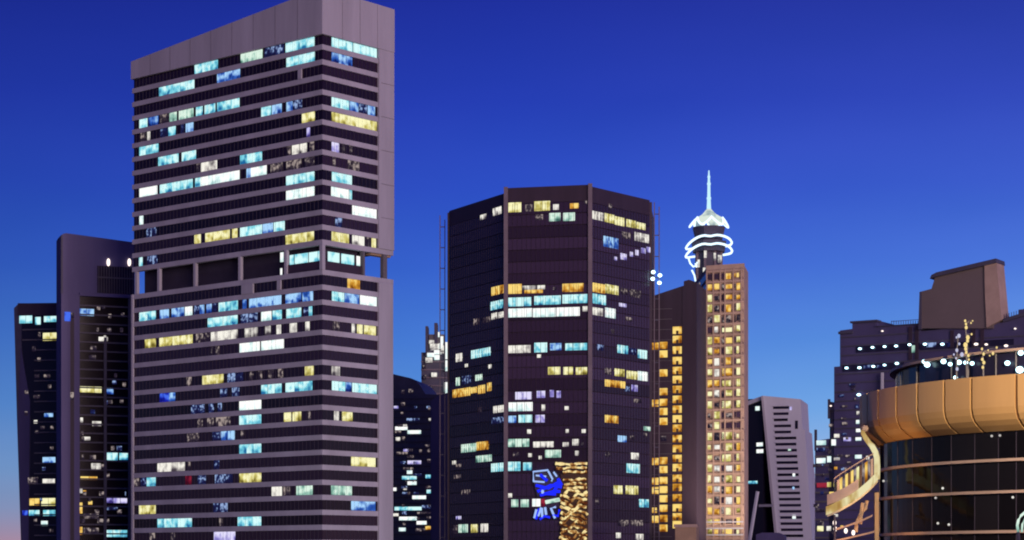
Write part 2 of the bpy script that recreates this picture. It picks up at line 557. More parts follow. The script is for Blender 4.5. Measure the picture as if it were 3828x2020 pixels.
for x0, x1, k in ((1225, 1268, 'c'), (1275, 1322, 'c'), (1332, 1346, 'W')):
    ua, ub = max(frr.u(x0), 2.6), frr.u(x1)
    pane(root, frr, ua, ub, ztop_ref - 3.9, ztop_ref - 1.0, k, 0.06)
MB().box(fl.w * 0.80, fl.w - 1.2, 0.2, 0.5, zbot_ref, zbot_ref + 2.4).put('refuge_screen', M['brown'], root, fl.M)
MB().box(1.2, 14.5, 0.2, 0.5, zbot_ref, zbot_ref + 2.4).put('refuge_screen', M['brown'], root, fr.M)
# solid infills in the window rows
for r_, x0, x1 in ((16, 907, 950), (16, 1040, 1053), (2, 1118, 1131)):
    z = zband(r_) + BH / 2
    MB().box(fl.u(x0), fl.u(x1), -0.5, 0.1, z, z + FLH - BH).put('infill_panel', M['pale'], root, fl.M)
LROWS = {
 0: [(728,815,'c'),(900,982,'g'),(990,1062,'s'),(1068,1177,'c')],  # dim blue run is blue reflected in the glass, put in as glow
 1: [(595,727,'c'),(812,898,'b'),(1071,1177,'c')],
 3: [(521,552,'c'),(556,593,'b'),(598,632,'d'),(634,662,'g'),(669,724,'g'),(733,758,'c'),(765,806,'c'),(812,896,'c')],
 4: [(526,545,'d'),(551,562,'w'),(600,628,'s'),(630,657,'c'),(676,690,'s'),(695,724,'b'),(977,1015,'c'),(1017,1054,'b'),(1071,1095,'b'),(1097,1130,'s')],
 5: [(521,593,'c'),(1129,1178,'y')],
 6: [(592,668,'c'),(680,733,'c'),(1147,1160,'v')],
 7: [(735,752,'d'),(752,812,'w'),(898,980,'c'),(1072,1088,'d'),(1092,1120,'w'),(1122,1148,'w'),(1158,1176,'d')],
 8: [(521,589,'W'),(598,721,'c'),(730,750,'c'),(750,896,'W'),(922,938,'b'),(938,998,'W'),(1012,1056,'d'),(1071,1127,'d'),(1140,1176,'d')],
 9: [(1070,1176,'c')],
 10: [(521,536,'W'),(1070,1176,'W')],
 11: [(548,586,'s')],
 12: [(727,751,'y'),(768,860,'y'),(868,889,'y'),(898,980,'c'),(982,1022,'b'),(1024,1065,'c')],
 13: [(520,534,'c'),(551,589,'s'),(1068,1174,'y')],
 17: [(521,583,'c'),(598,632,'b'),(642,690,'b'),(692,720,'W'),(726,745,'s'),(747,764,'b'),(772,792,'b'),(795,815,'s'),(818,891,'c'),(907,922,'b'),(932,1053,'b'),(1068,1127,'b'),(1131,1171,'b')],
 18: [(777,889,'c'),(901,963,'s'),(977,1017,'W'),(1019,1054,'c'),(1071,1127,'c'),(1136,1155,'s'),(1155,1168,'c')],
 19: [(542,583,'y'),(596,721,'y'),(733,786,'d'),(789,890,'w'),(915,965,'w'),(992,1012,'w'),(1034,1052,'w'),(1083,1111,'w'),(1142,1158,'w')],
 20: [(790,797,'d'),(806,820,'d'),(896,972,'W'),(977,1062,'W')],
 22: [(697,717,'d'),(757,836,'y'),(851,910,'s'),(934,948,'d'),(965,980,'d'),(1004,1024,'d'),(1040,1060,'d'),(1140,1173,'y')],
 23: [(597,632,'B'),(632,656,'b'),(824,850,'s'),(868,895,'s'),(977,1054,'c'),(1068,1168,'c')],
 24: [(715,765,'s'),(780,800,'s'),(815,830,'s'),(895,977,'W')],
 25: [(739,758,'d'),(775,800,'d'),(808,862,'d'),(895,977,'c'),(1062,1090,'y'),(1094,1127,'y'),(1152,1163,'d')],
 26: [(700,745,'d'),(795,828,'s'),(828,878,'b'),(900,914,'d')],
 27: [(895,977,'c')],
 28: [(589,692,'w'),(704,712,'d'),(800,820,'s')],
 29: [(497,520,'d'),(527,548,'s'),(549,583,'c'),(694,716,'r'),(740,770,'s'),(804,871,'s'),(895,977,'y')],
 30: [(1016,1055,'w'),(1060,1085,'d'),(1108,1169,'g')],
 31: [(520,583,'y'),(798,851,'s')],
 32: [(589,718,'c'),(820,832,'d'),(889,977,'c')],
 33: [(800,880,'v'),(560,580,'d'),(640,655,'d')],
}
RROWS = {
 0: [(1239,1318,'c'),(1320,1408,'c')],
 1: [(1239,1316,'b')],
 4: [(1239,1304,'c'),(1306,1340,'b'),(1342,1372,'s'),(1374,1401,'b')],
 5: [(1239,1330,'y'),(1330,1408,'y')],
 7: [(1239,1267,'v'),(1277,1288,'d'),(1306,1316,'d')],
 8: [(1243,1254,'d'),(1300,1342,'d')],
 9: [(1240,1315,'c')],
 10: [(1237,1303,'W'),(1305,1315,'c')],
 11: [(1316,1407,'W')],
 12: [(1253,1278,'s')],
 13: [(1239,1304,'y'),(1316,1362,'w'),(1370,1380,'d'),(1388,1405,'y')],
 16: [(1298,1345,'o')],
 17: [(1240,1286,'c'),(1287,1342,'b'),(1345,1408,'W')],
 19: [(1242,1252,'d'),(1258,1268,'d'),(1314,1326,'w'),(1334,1355,'y'),(1360,1405,'y')],
 22: [(1239,1270,'w')],
 23: [(1240,1290,'c'),(1291,1314,'b'),(1316,1408,'c')],
 25: [(1248,1267,'w'),(1278,1317,'y')],
 28: [(1312,1403,'y')],
 30: [(1237,1315,'g')],
 31: [(1312,1403,'b')],
}
for fac, rows in ((fl, LROWS), (fr, RROWS)):
    for r_, runs in rows.items():
        z = zband(r_) + BH / 2 + 0.06
        for x0, x1, k in runs:
            ua, ub = max(fac.u(x0), 0.1), fac.u(x1)
            if fac is fr: ub = min(ub, T1 - 0.1)
            n = max(1, round((ub - ua) / 2.9))
            w = (ub - ua) / n
            for i in range(n):
                pane(root, fac, ua + i * w + 0.05, ua + (i + 1) * w - 0.05, z, z + FLH - BH - 0.12, k, 0.02)

# ================================================================== B  octagonal brown glass tower
vp = [(1678, 732.0), (1891, 696.4), (2206, 690.0), (2432, 716.7)]
vx = [Vector(((p - CX) * y / F, y)) for p, y in vp]
fb = [Fac(vx[i], vx[i + 1]) for i in range(3)]
root = thing('office_tower', ((vx[1].x + vx[2].x) / 2, vx[2].y, 0), 'dark brown octagonal glass tower with three visible facets and scattered lit windows', 'tower')
zt = [at(1884, 722, 696.4).z, at(2206, 691, 690).z, at(2212, 697, 690).z]
back = [vx[3] + Vector((4, 38)), vx[0] + Vector((2, 34))]
inner = [v + Vector((0, 0.5)) for v in vx]
MB().plan(inner + back, 0, min(zt) - 0.5).put('core', M['brown'], root, IM)
for i, f_ in enumerate(fb):
    zt_ = zt[i]
    hgt = 5.2
    MB().box(0.7, f_.w - 0.7, -0.12, 0.45, zt_ - hgt, zt_).put('parapet', M['brown'], root, f_.M)
    grid(root, f_, 0.75, f_.w - 0.75, 0, zt_ - hgt, 3.86, M['gbrown'], 0.93, 0.03, 1.55, True, 0.09, M['brown'])
MB().plan(inner + back, min(zt) - 0.5, min(zt) - 0.1).put('roof', M['core'], root, IM)
for i in (1, 2):
    v = vx[i]
    bx = 0.68
    MB().box(v.x - bx, v.x + bx, v.y - 0.75, v.y + 0.9, 0, max(zt[i - 1], zt[i]) + 0.3).put('corner_fin', M['fin'], root, IM)
for i in (0, 3):
    v = vx[i]
    MB().box(v.x - 0.5, v.x + 0.5, v.y - 0.3, v.y + 0.9, 0, zt[0 if i == 0 else 2] - 0.6).put('corner_fin', M['brown'], root, IM)
HB = 31
lit(root, fb[0], [(1796,1820,811,'w',18),(1843,1876,790,'w',28),(1838,1884,1086,'o'),(1834,1882,1141,'c'),(1771,1795,1203,'d',24),(1806,1834,1196,'d',20),(1838,1860,1182,'w',24),(1864,1884,1177,'w',22),
 (1704,1730,1337,'w'),(1762,1836,1320,'c'),(1739,1750,1367,'w',12),(1826,1838,1371,'w',14),(1704,1720,1427,'g'),(1728,1762,1420,'s'),(1778,1804,1412,'g',22),
 (1693,1760,1468,'o'),(1760,1786,1459,'o',22),(1788,1815,1456,'o'),(1822,1838,1447,'o'),(1788,1804,1532,'d',20),(1845,1884,1530,'w',26),(1838,1884,1572,'s',24),
 (1725,1782,1675,'g'),(1782,1828,1667,'o'),(1780,1839,1715,'g',24),(1837,1883,1748,'c'),(1692,1706,1730,'w',14),(1706,1725,1742,'d',14),(1698,1725,1783,'d',14),(1726,1758,1840,'d',18),
 (1704,1725,1936,'v',12),(1695,1712,1980,'d'),(1715,1750,1976,'g'),(1761,1787,1976,'y'),(1798,1826,1974,'w')], HB)
lit(root, fb[1], [(1900,1950,776,'y',36),(1964,1990,778,'d',26),(1997,2058,771,'y',36),(2068,2089,775,'w',20),(2131,2164,770,'o',20),(2184,2194,758,'d',14),(2002,2030,813,'d',20),(2053,2096,812,'g'),(2105,2150,811,'g'),
 (1900,1951,1081,'o',36),(1951,2038,1076,'w',16),(1960,2030,1090,'o',14),(2067,2081,1081,'d',14),(2102,2182,1076,'o'),(1900,1988,1129,'c',33),(1997,2097,1123,'c',33),(2102,2196,1118,'c',33),
 (1900,1990,1170,'W',33),(1992,2078,1169,'W',33),(2080,2168,1166,'W',33),(2178,2196,1155,'w',20),(1900,1985,1306,'w',28),(1997,2046,1300,'c',36),(2008,2022,1332,'w',12),(2055,2099,1297,'b',26),(2113,2196,1297,'c',26),
 (2048,2095,1387,'y',28),(2106,2143,1387,'y',28),(2152,2196,1387,'y',28),(1926,1988,1480,'v',28),(2006,2040,1475,'v',26),(2055,2071,1472,'v',26),(2081,2097,1475,'v',26),
 (1901,1992,1521,'W',33),(2025,2038,1525,'w',24),(2111,2127,1526,'w',14),(1901,1930,1568,'b',26),(1938,1990,1566,'c',28),(2001,2037,1566,'v',28),
 (1971,1986,1614,'w',16),(2115,2127,1612,'w',14),(2175,2190,1612,'w',14),(1899,1979,1656,'g',30),(1993,2070,1662,'w',22),(2104,2126,1662,'w',16),(2140,2164,1654,'w',24),(2172,2182,1662,'d',16),
 (1918,1942,1700,'d',18),(1975,1988,1702,'w',14),(2014,2025,1711,'w',14),(2037,2098,1697,'g',28),(2150,2163,1695,'w',18),(1899,1947,1744,'c',34),(1956,1988,1744,'c',30),
 (1900,1914,1853,'w',16),(1912,1938,1882,'g',28),(1947,1977,1882,'g',28),(1990,2021,1880,'W',28),(2023,2038,1880,'r',28)], HB)
lit(root, fb[2], [(2213,2256,808,'w'),(2259,2295,817,'y',33),(2295,2333,828,'y'),(2340,2376,837,'y',28),(2378,2412,846,'y',24),(2274,2286,774,'d',24),(2324,2356,880,'d',24),(2371,2425,889,'w',32),(2254,2311,907,'b',40),
 (2295,2306,967,'v',14),(2318,2342,960,'v',24),(2354,2365,951,'v',18),(2374,2386,945,'v',20),(2396,2412,938,'v',20),(2416,2430,934,'v',20),
 (2214,2261,1078,'o',34),(2261,2311,1083,'y',34),(2320,2345,1090,'d',24),(2352,2394,1098,'d',28),(2214,2265,1120,'c',36),(2313,2341,1141,'v',14),(2214,2253,1166,'w',28),(2261,2300,1171,'W',36),
 (2337,2362,1194,'d',14),(2284,2294,1240,'d',16),(2306,2348,1307,'c',30),(2350,2380,1315,'s',24),(2383,2419,1325,'c',32),(2230,2256,1300,'s',22),
 (2260,2283,1389,'d',26),(2295,2334,1394,'y',28),(2341,2383,1403,'y',30),(2383,2420,1407,'W',34),(2260,2337,1436,'o',26),(2359,2383,1452,'v',24),(2335,2352,1455,'s',20),(2369,2398,1500,'d',14),
 (2260,2311,1568,'o',28),(2405,2431,1603,'g',16),(2308,2341,1641,'b',24),(2405,2419,1627,'d',14),(2355,2372,1637,'d',16),(2357,2387,1706,'w',24),(2341,2391,1752,'c',34),(2262,2280,1700,'d',18),
 (2293,2326,1831,'y',32),(2337,2385,1833,'y',32),(2387,2424,1882,'c',30),(2308,2350,1956,'d',24),(2356,2402,1956,'d',22),(2302,2319,2002,'w',20),(2376,2405,2008,'w',22),(2225,2238,1878,'d',24)], HB)
# rooftop cleaning rails at both sides
def rail(px, Yd, y0, y1, dx, label):
    a, b = at(px, y0, Yd), at(px, y1, Yd)
    r_ = thing('facade_mast', (a.x, a.y, 0), label, 'mast')
    w = dx * Yd / F
    for s_ in (0, 1):
        MB().box(a.x + s_ * w - 0.16, a.x + s_ * w + 0.16, a.y - 0.16, a.y + 0.16, b.z, a.z - s_ * 1.5).put('pole', M['fin'], r_, IM)
    k = 0
    z = a.z - 4
    while z > b.z:
        MB().box(a.x - 0.16, a.x + w + 0.16, a.y - 0.1, a.y + 0.1, z - 0.15, z + 0.15).put('tie', M['navy'], r_, IM)
        z -= 7.2
    return r_
rail(1645, 735, 806, 2020, 18, 'thin paired mast standing against the left edge of the octagonal tower')
m_ = rail(2446, 718, 757, 2100, 18, 'thin paired mast with four white lamps at the right edge of the octagonal tower')
for x, y in ((2442, 1018), (2467, 1030), (2440, 1043), (2465, 1058)):
    p = at(x, y, 716.5)
    MB().ball(p, 0.72, 0.85).put('lamp', M['lamp'], m_, IM)

# reflected blue sign and golden tower in the octagonal glass, built as glowing tubes
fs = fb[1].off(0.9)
root = thing('sign_reflection', (*fs.pt(fs.u(2040)), fs.uz(2040, 1945)[1]), 'blue reflected neon sign mirrored in the dark octagonal tower, built as strokes left of the golden reflection', 'reflection')
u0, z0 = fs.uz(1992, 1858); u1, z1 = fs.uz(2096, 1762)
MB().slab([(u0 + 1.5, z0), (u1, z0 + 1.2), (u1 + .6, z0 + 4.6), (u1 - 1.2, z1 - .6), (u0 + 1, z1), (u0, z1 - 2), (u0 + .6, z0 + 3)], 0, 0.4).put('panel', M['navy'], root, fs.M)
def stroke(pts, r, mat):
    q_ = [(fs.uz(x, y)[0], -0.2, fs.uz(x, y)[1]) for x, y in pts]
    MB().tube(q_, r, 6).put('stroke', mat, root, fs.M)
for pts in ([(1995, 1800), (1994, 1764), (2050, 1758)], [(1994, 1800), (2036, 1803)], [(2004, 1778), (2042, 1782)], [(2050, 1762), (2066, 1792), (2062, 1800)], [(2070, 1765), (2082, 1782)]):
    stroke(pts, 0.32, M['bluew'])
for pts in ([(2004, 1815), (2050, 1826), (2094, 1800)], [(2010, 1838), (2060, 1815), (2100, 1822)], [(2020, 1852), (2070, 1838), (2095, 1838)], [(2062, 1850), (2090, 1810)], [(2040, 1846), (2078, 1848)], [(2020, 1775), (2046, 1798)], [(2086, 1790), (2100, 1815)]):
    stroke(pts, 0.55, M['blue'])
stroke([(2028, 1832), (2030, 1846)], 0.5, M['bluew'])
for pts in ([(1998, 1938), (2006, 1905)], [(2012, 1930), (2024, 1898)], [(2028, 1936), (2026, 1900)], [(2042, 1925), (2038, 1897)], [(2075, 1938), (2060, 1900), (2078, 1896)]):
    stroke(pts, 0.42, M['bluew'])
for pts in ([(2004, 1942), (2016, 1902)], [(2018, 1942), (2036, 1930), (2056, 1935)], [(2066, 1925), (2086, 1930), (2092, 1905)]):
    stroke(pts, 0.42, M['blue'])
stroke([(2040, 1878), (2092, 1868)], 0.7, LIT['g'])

root = thing('gold_reflection', (*fs.pt(fs.u(2150)), 0), 'golden tower reflection on the dark octagonal tower beside its right fin, built as glowing wavy bands', 'screen')
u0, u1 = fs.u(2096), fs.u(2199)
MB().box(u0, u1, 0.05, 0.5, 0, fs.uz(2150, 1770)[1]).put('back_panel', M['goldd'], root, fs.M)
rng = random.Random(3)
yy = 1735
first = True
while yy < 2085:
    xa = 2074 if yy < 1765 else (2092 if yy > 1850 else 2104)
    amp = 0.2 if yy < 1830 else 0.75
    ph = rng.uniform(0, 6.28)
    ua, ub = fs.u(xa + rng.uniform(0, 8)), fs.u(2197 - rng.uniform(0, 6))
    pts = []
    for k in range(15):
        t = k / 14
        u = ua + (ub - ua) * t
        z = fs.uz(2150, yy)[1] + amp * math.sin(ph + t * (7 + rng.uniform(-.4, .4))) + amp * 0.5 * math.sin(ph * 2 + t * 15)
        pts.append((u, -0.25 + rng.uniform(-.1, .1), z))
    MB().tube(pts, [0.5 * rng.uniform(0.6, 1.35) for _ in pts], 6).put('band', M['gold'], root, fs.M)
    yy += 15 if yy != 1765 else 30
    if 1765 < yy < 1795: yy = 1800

# ================================================================== C  dark tower with amber windows
fc = fac_px(2424, 726, 2604, 722)
root = thing('office_tower', (*fc.pt(fc.w / 2), 0), 'dark plum tower with stacked amber windows right of the octagonal tower', 'tower')
def uz(f_, L): return [f_.uz(x, y) for x, y in L]
def U(f_, L, zb=0):
    """roofline in pixels closed down to the ground"""
    p = uz(f_, L)
    return p + [(p[-1][0], zb), (p[0][0], zb)]
MB().slab(U(fc, [(2424, 1112), (2556, 1068), (2556, 1052), (2575, 1046), (2604, 1056)]), 0, 22).put('wall', M['brown'], root, fc.M)
MB().box(fc.u(2551), fc.u(2603), -0.25, 0.1, fc.uz(2570, 1985)[1], fc.uz(2570, 1070)[1]).put('wall_panel', M['brown'], root, fc.M)
for y, w in ((1292,1),(1324,0),(1395,0),(1465,0),(1505,1),(1539,0),(1576,0),(1723,1),(1756,0),(1797,1),(1831,1),(1865,0),(1901,0),(1939,1),(1975,0)):
    lit(root, fc, [(2464, 2495, y, 'o', 26)] + ([(2432, 2463, y + 3, 'o', 26)] if w else []), 26, maxw=9)
lit(root, fc, [(2434, 2455, 1908, 'o', 20), (2566, 2576, 1851, 'w', 16), (2584, 2595, 1851, 'w', 16), (2470, 2492, 1640, 'd', 20)], 20)
for y in (1236,1270,1310,1349,1386,1420,1457,1494,1531,1567,1602,1641,1678,1715,1749,1789,1823,1862,1899,1933,1962):
    fo = fc.off(0.06)
    ua, za = fc.uz(2515, y)
    ub = fc.u(2548)
    hh = 27 * fc.Y(ua) / F
    w = link('window', pane_mesh(ub - ua, hh, 0.08, 'o'), root, fc.M @ Matrix.Translation((ua, -0.06, za - hh / 2)))
    MB().box((ub - ua) * .38, (ub - ua) * .66, -0.22, -0.1, 0, hh * .45).put('sill_box', M['goldd'], w, fc.M @ Matrix.Translation((ua, -0.06, za - hh / 2)))
for k in range(30):
    z = k * 3.55 + 1
    if z < fc.uz(2500, 1110)[1] - 2:
        MB().box(0.4, fc.u(2512), -0.12, 0.05, z, z + 0.18).put('floor_line', M['frame'], root, fc.M)

# beige block at its foot
fn = fac_px(2524, 690, 2603, 689)
n_ = MB().box(0, fn.w, 0, 14, 0, fn.uz(2560, 1966)[1]).put('low_building', M['beige'], None, fn.M)
n_.name = 'low_building'
tag(n_, 'plain beige block at the foot of the dark tower with amber windows', 'building')
MB().box(-0.4, fn.w + 0.4, -0.4, 0.0, fn.uz(2560, 1972)[1], fn.uz(2560, 1964)[1] + 0.3).put('cornice', M['rose'], n_, fn.M)

# ================================================================== D  rose tower with golden windows
fd = fac_px(2641, 762, 2781, 756)
fdl = fac_px(2600, 800, 2641, 762)
root = thing('office_tower', (*fd.pt(fd.w / 2), 0), 'slim rose brown tower with a grid of gold lit windows below the pagoda crown', 'tower')
vr = Vector(((2797 - CX) * 775 / F, 775))
zt0 = fd.uz(2641, 1000)[1]
MB().plan([fd.pt(0, -0.3), fd.pt(fd.w, -0.3), vr, vr + Vector((2, 24)), fdl.pt(0)], 0, zt0).put('wall', M['rose'], root, IM)
zq = fd.uz(2780, 1012)[1]
MB().box(-0.1, fd.w + 0.1, -0.15, 0.5, zt0 - 1.2, zt0 + 0.6).put('parapet', M['rose'], root, fd.M)
HD = 40 * 758 / F
ND = 25
cols = [(2645, 2663), (2670, 2690), (2697, 2708), (2713, 2738), (2745, 2751), (2753, 2768)]
rngd = random.Random(11)
# projecting floor ledges and piers make the grid
for k in range(ND + 3):
    z = zt0 - 1.6 - k * HD
    MB().box(0, fd.w, -0.28, 0.02, z - 0.45, z + 0.3).put('floor_ledge', M['rose'], root, fd.M)
for x in (2643, 2667, 2694, 2711, 2742, 2772):
    u = fd.u(x)
    MB().box(u - 0.22, u + 0.22, -0.4, -0.0, 0, zt0 - 1.2).put('pier', M['rose'], root, fd.M)
for k in range(ND):
    zc = zt0 - 1.6 - (k + 0.5) * HD
    for ci, (xa, xb) in enumerate(cols):
        t = rngd.random()
        if k < 1: kind = 'o' if ci in (3, 4, 5) else None
        elif k in (4, 13, 14): kind = 'y' if ci == 1 else ('d' if t < .4 else None)
        elif k in (5,): kind = {1: 'w', 3: 'y', 4: 'y', 5: 'y'}.get(ci)
        elif ci == 5: kind = 'y' if t < .75 else 'o'
        elif ci == 0: kind = 'y' if t < .7 else 'o'
        elif ci == 1: kind = 'o' if t < .45 else 'w' if t < .65 else 'd'
        elif ci == 3: kind = 'y' if t < .35 else 'o' if t < .75 else 'w' if t < .85 else 'd'
        else: kind = 'd' if t < .6 else None
        ua, ub = fd.u(xa), fd.u(xb)
        if kind is None:
            MB().box(ua, ub, -0.06, 0.1, zc - 1.0, zc + 1.0).put('dark_window', M['gbrown'], root, fd.M)
        else:
            hh = rngd.choice([0.75, 1.0, 1.25, 1.3])
            dz = rngd.uniform(-0.25, 0.25)
            a_, b_ = ua + .1, ub - rngd.choice([.1, .1, .1, .6])
            if ci == 1 and rngd.random() < .3: b_ = fd.u(2692)
            if ci == 3 and rngd.random() < .35: a_ = fd.u(2700)
            pane(root, fd, a_, b_, zc - hh + dz, zc + hh + dz, kind, 0.05)
for k in range(26):
    z = zt0 - 3 - k * HD
    MB().box(0.6, fdl.w - 0.6, -0.08, 0.1, z - 1.3, z + 1.0).put('side_glazing', M['gbrown'], root, fdl.M)
    if rngd.random() < 0.45:
        u_ = rngd.uniform(1, fdl.w - 10)
        pane(root, fdl, u_, u_ + rngd.uniform(6, 11), z - 1, z + .6, 'd', 0.12)
for k in range(4):
    z = fd.uz(2700, 1952 + 24 * k)[1]
    MB().box(0.1, fd.w - 0.1, -0.55, -0.3, z - 0.25, z + 0.25).put('podium_band', M['grey'], root, fd.M)

# ================================================================== E  pagoda-crowned tower with spire
YE = 960.0
k_ = YE / F
cx_, cy_ = (2650 - CX) * k_, YE
root = thing('crowned_tower', (cx_, cy_, 0), 'pagoda crowned tower with white neon outlines and a tall lit spire', 'tower')
def zE(py): return H + (HZ - py) * k_
def poly(r, z, n=8, a0=22.5, dz=None):
    return [(cx_ + r * math.cos(R(a0 + 360 * i / n)), cy_ + r * math.sin(R(a0 + 360 * i / n)), z if dz is None else z + dz[i % len(dz)]) for i in range(n)]
MB().hull(poly(48 * k_, 0), poly(48 * k_, zE(900))).put('shaft', M['navy'], root, IM)
for i in range(8):
    a = R(22.5 + 45 * i)
    MB().box(cx_ + 49 * k_ * math.cos(a) - .5, cx_ + 49 * k_ * math.cos(a) + .5, cy_ + 49 * k_ * math.sin(a) - .5, cy_ + 49 * k_ * math.sin(a) + .5, 0, zE(905)).put('corner_pier', M['fin'], root, IM)
for x0, x1, y in ((2668, 2676, 960), (2684, 2698, 968), (2632, 2642, 950), (2628, 2638, 1015), (2608, 2616, 985)):
    p0, p1 = at(x0, y + 14, YE - 50 * k_), at(x1, y - 14, YE - 50 * k_)
    MB().box(p0.x, p1.x, p0.y, p0.y + .4, p0.z, p1.z).put('window', LIT['w'], root, IM)
MB().hull(poly(52 * k_, zE(900)), poly(64 * k_, zE(852))).put('drum', M['navy'], root, IM)
# zig-zag eaves: corners swept out and up, gables between
def zig(rc, rm, zc, zm, n=8, a0=22.5, sub=4):
    pts = []
    for i in range(n):
        for s_ in range(2 * sub):
            t = s_ / sub
            if t > 1: t = 2 - t
            e = t ** 1.4
            a = R(a0 + (i + s_ / (2 * sub)) * 360 / n)
            pts.append((cx_ + (rc + (rm - rc) * e) * math.cos(a), cy_ + (rc + (rm - rc) * e) * math.sin(a), zc + (zm - zc) * e))
    return pts
a5 = 22.5 + 6
eave = zig(73 * k_, 54 * k_, zE(850), zE(818), 6, 5, 4)
MB().tube(eave, 4.2 * k_, 6, True).put('neon_eave', M['neon'], root, IM)
# roof skin from the eave to the spire foot
mb = MB()
N_ = len(eave)
top = [(cx_ + 8 * k_ * math.cos(2 * math.pi * i / N_ + R(5)), cy_ + 8 * k_ * math.sin(2 * math.pi * i / N_ + R(5)), zE(782)) for i in range(N_)]
mid = [tuple(Vector(e) * 0.45 + Vector(t) * 0.55 - Vector((0, 0, 5 * k_))) for e, t in zip(eave, top)]
mb.v += [tuple(p) for p in eave] + mid + top
for a in (0, N_):
    for i in range(N_):
        j = (i + 1) % N_
        mb.f.append((a + i, a + j, a + N_ + j, a + N_ + i))
mb.f.append(tuple(range(2 * N_, 3 * N_)))
mb.put('crown_roof', mat_lit('floodlit crown', (96, 128, 160), (165, 185, 188), (225, 238, 226), 0.95, 0.25), root, IM)  # floodlighting of the roof skin is put into its material as glow
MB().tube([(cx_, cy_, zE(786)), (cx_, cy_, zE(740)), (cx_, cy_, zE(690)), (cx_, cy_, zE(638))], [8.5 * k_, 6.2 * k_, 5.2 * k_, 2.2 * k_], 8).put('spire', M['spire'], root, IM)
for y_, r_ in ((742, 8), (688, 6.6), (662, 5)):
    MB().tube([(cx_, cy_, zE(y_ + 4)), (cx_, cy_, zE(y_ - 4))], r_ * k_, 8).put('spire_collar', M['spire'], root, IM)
for py, rr in ((903, 85), (934, 86)):
    e_ = []
    for i in range(48):
        th = 360 * i / 48
        fr_ = math.cos(R(th))                       # 1 towards the harbour
        dip = 7 * math.exp(-((th + 180) % 360 - 178) ** 2 / 120)
        e_.append((cx_ + rr * k_ * math.sin(R(th)), cy_ - rr * k_ * math.cos(R(th)), zE(py - 12 * fr_ + dip * .8 + 24 * max(0, -math.sin(R(th))) ** 2.5 + 8 * max(0, math.sin(R(th))) ** 4)))
    MB().tube(e_, 4.3 * k_, 6, True).put('neon_ring', M['neon'], root, IM)
MB().hull(poly(62 * k_, zE(945)), poly(68 * k_, zE(905))).put('gallery', M['navy'], root, IM)
for pts in ([(2572, 960), (2580, 985), (2592, 998), (2604, 992), (2606, 980)], [(2586, 1010), (2596, 1030), (2600, 1052)], [(2600, 985), (2604, 1000)]):
    MB().tube([at(x, y, YE - 70 * k_) for x, y in pts], 3.4 * k_, 6).put('neon_bracket', M['neon'], root, IM)

# ================================================================== F  pale grey slab tower with slot windows
ff = fac_px(2852, 905, 3036, 900)
fside = fac_px(2780, 912, 2852, 906)
root = thing('slab_tower', (*ff.pt(ff.w / 2), 0), 'pale grey slab tower with a ladder of dark slot windows', 'tower')
xb = 2914
front = uz(ff, [(2852, 1480), (2993, 1493), (2999, 1604), (3009, 1606), (3036, 2020)])
zb = 0
u_l, u_r = ff.u(2914), ff.u(3040)
MB().slab(front + [(u_r, zb), (u_l, zb)], 0, 30).put('wall', M['grey'], root, ff.M)
MB().slab(uz(ff, [(2846, 1484), (2853, 1480), (2907, 2020)]) + [(ff.u(2914), 0), (ff.u(2905), 0)] + uz(ff, [(2898, 2020)]), -0.6, 8).put('edge_fin', M['pale'], root, ff.M)
MB().box(0, fside.w - .4, 0.6, 20, 0, fside.uz(2840, 1490)[1]).put('side_wing', M['gnavy'], root, fside.M)
MB().slab(uz(fside, [(2780, 1506), (2852, 1480), (2852, 1494), (2780, 1522)]), -0.3, 1).put('wing_cornice', M['grey'], root, fside.M)
rngf = random.Random(5)
for k in range(22):
    y = 1525 + 22.8 * k
    xl = 2890 + (2921 - 2890) * k / 21
    xr = (2950, 2948, 2945, 2957, 2957, 2977)[k] if k < 6 else 2977 + (3003 - 2977) * (k - 6) / 15
    ua, zc = ff.uz(xl, y)
    ub = ff.u(xr)
    hh = 5.0 * 900 / F
    s_ = MB().box(ua, ub, -0.05, 0.15, zc - hh, zc + hh).put('window_slot', M['gnavy'], root, ff.M)
    MB().box(ua - .2, ub + .2, -0.5, 0.05, zc + hh, zc + hh + .35).put('slot_hood', M['grey'], s_, ff.M)
lit(root, ff, [(2963, 2973, 1775, 'W', 14), (2962, 2975, 1933, 'W', 14), (2946, 2957, 1681, 'g', 10), (2962, 2970, 1825, 'b', 10), (2952, 2960, 1528, 'v', 12)], 12, out=0.2)
MB().box(ff.u(2972), ff.u(2983), -0.08, 0.2, ff.uz(2977, 1604)[1], ff.uz(2977, 1573)[1]).put('window_slot', M['gnavy'], root, ff.M)
lit(root, fside, [(2822, 2838, 1527, 'W', 16), (2826, 2850, 1662, 'W', 14), (2826, 2852, 1687, 'W', 14), (2790, 2830, 1804, 'c', 10)], 14, out=-0.4)
MB().box(fside.u(2835), fside.u(2890), 0.2, 0.8, fside.uz(2860, 1895)[1], fside.uz(2860, 1886)[1]).put('link_beam', M['pale'], root, fside.M)
a_, b_ = at(2832, 1838, 880), at(2799, 2040, 880)
MB().tube([a_, b_, (b_.x - 1.5, b_.y, 0)], 0.8, 6).put('raking_strut', M['grey'], root, IM)
a_, b_ = at(2786, 1830, 882), at(2790, 2040, 882)
MB().tube([a_, b_, (b_.x, b_.y, 0)], 0.7, 6).put('raking_strut', M['grey'], root, IM)
p_ = fac_px(2826, 840, 2936, 838)
lo = MB().slab(U(p_, [(2826, 1999), (2848, 1992), (2912, 1992), (2932, 2002)]), 0, 20).put('low_building', M['stepp'], None, p_.M)
tag(lo, 'low dark brown roof at the foot of the grey slab tower', 'building')

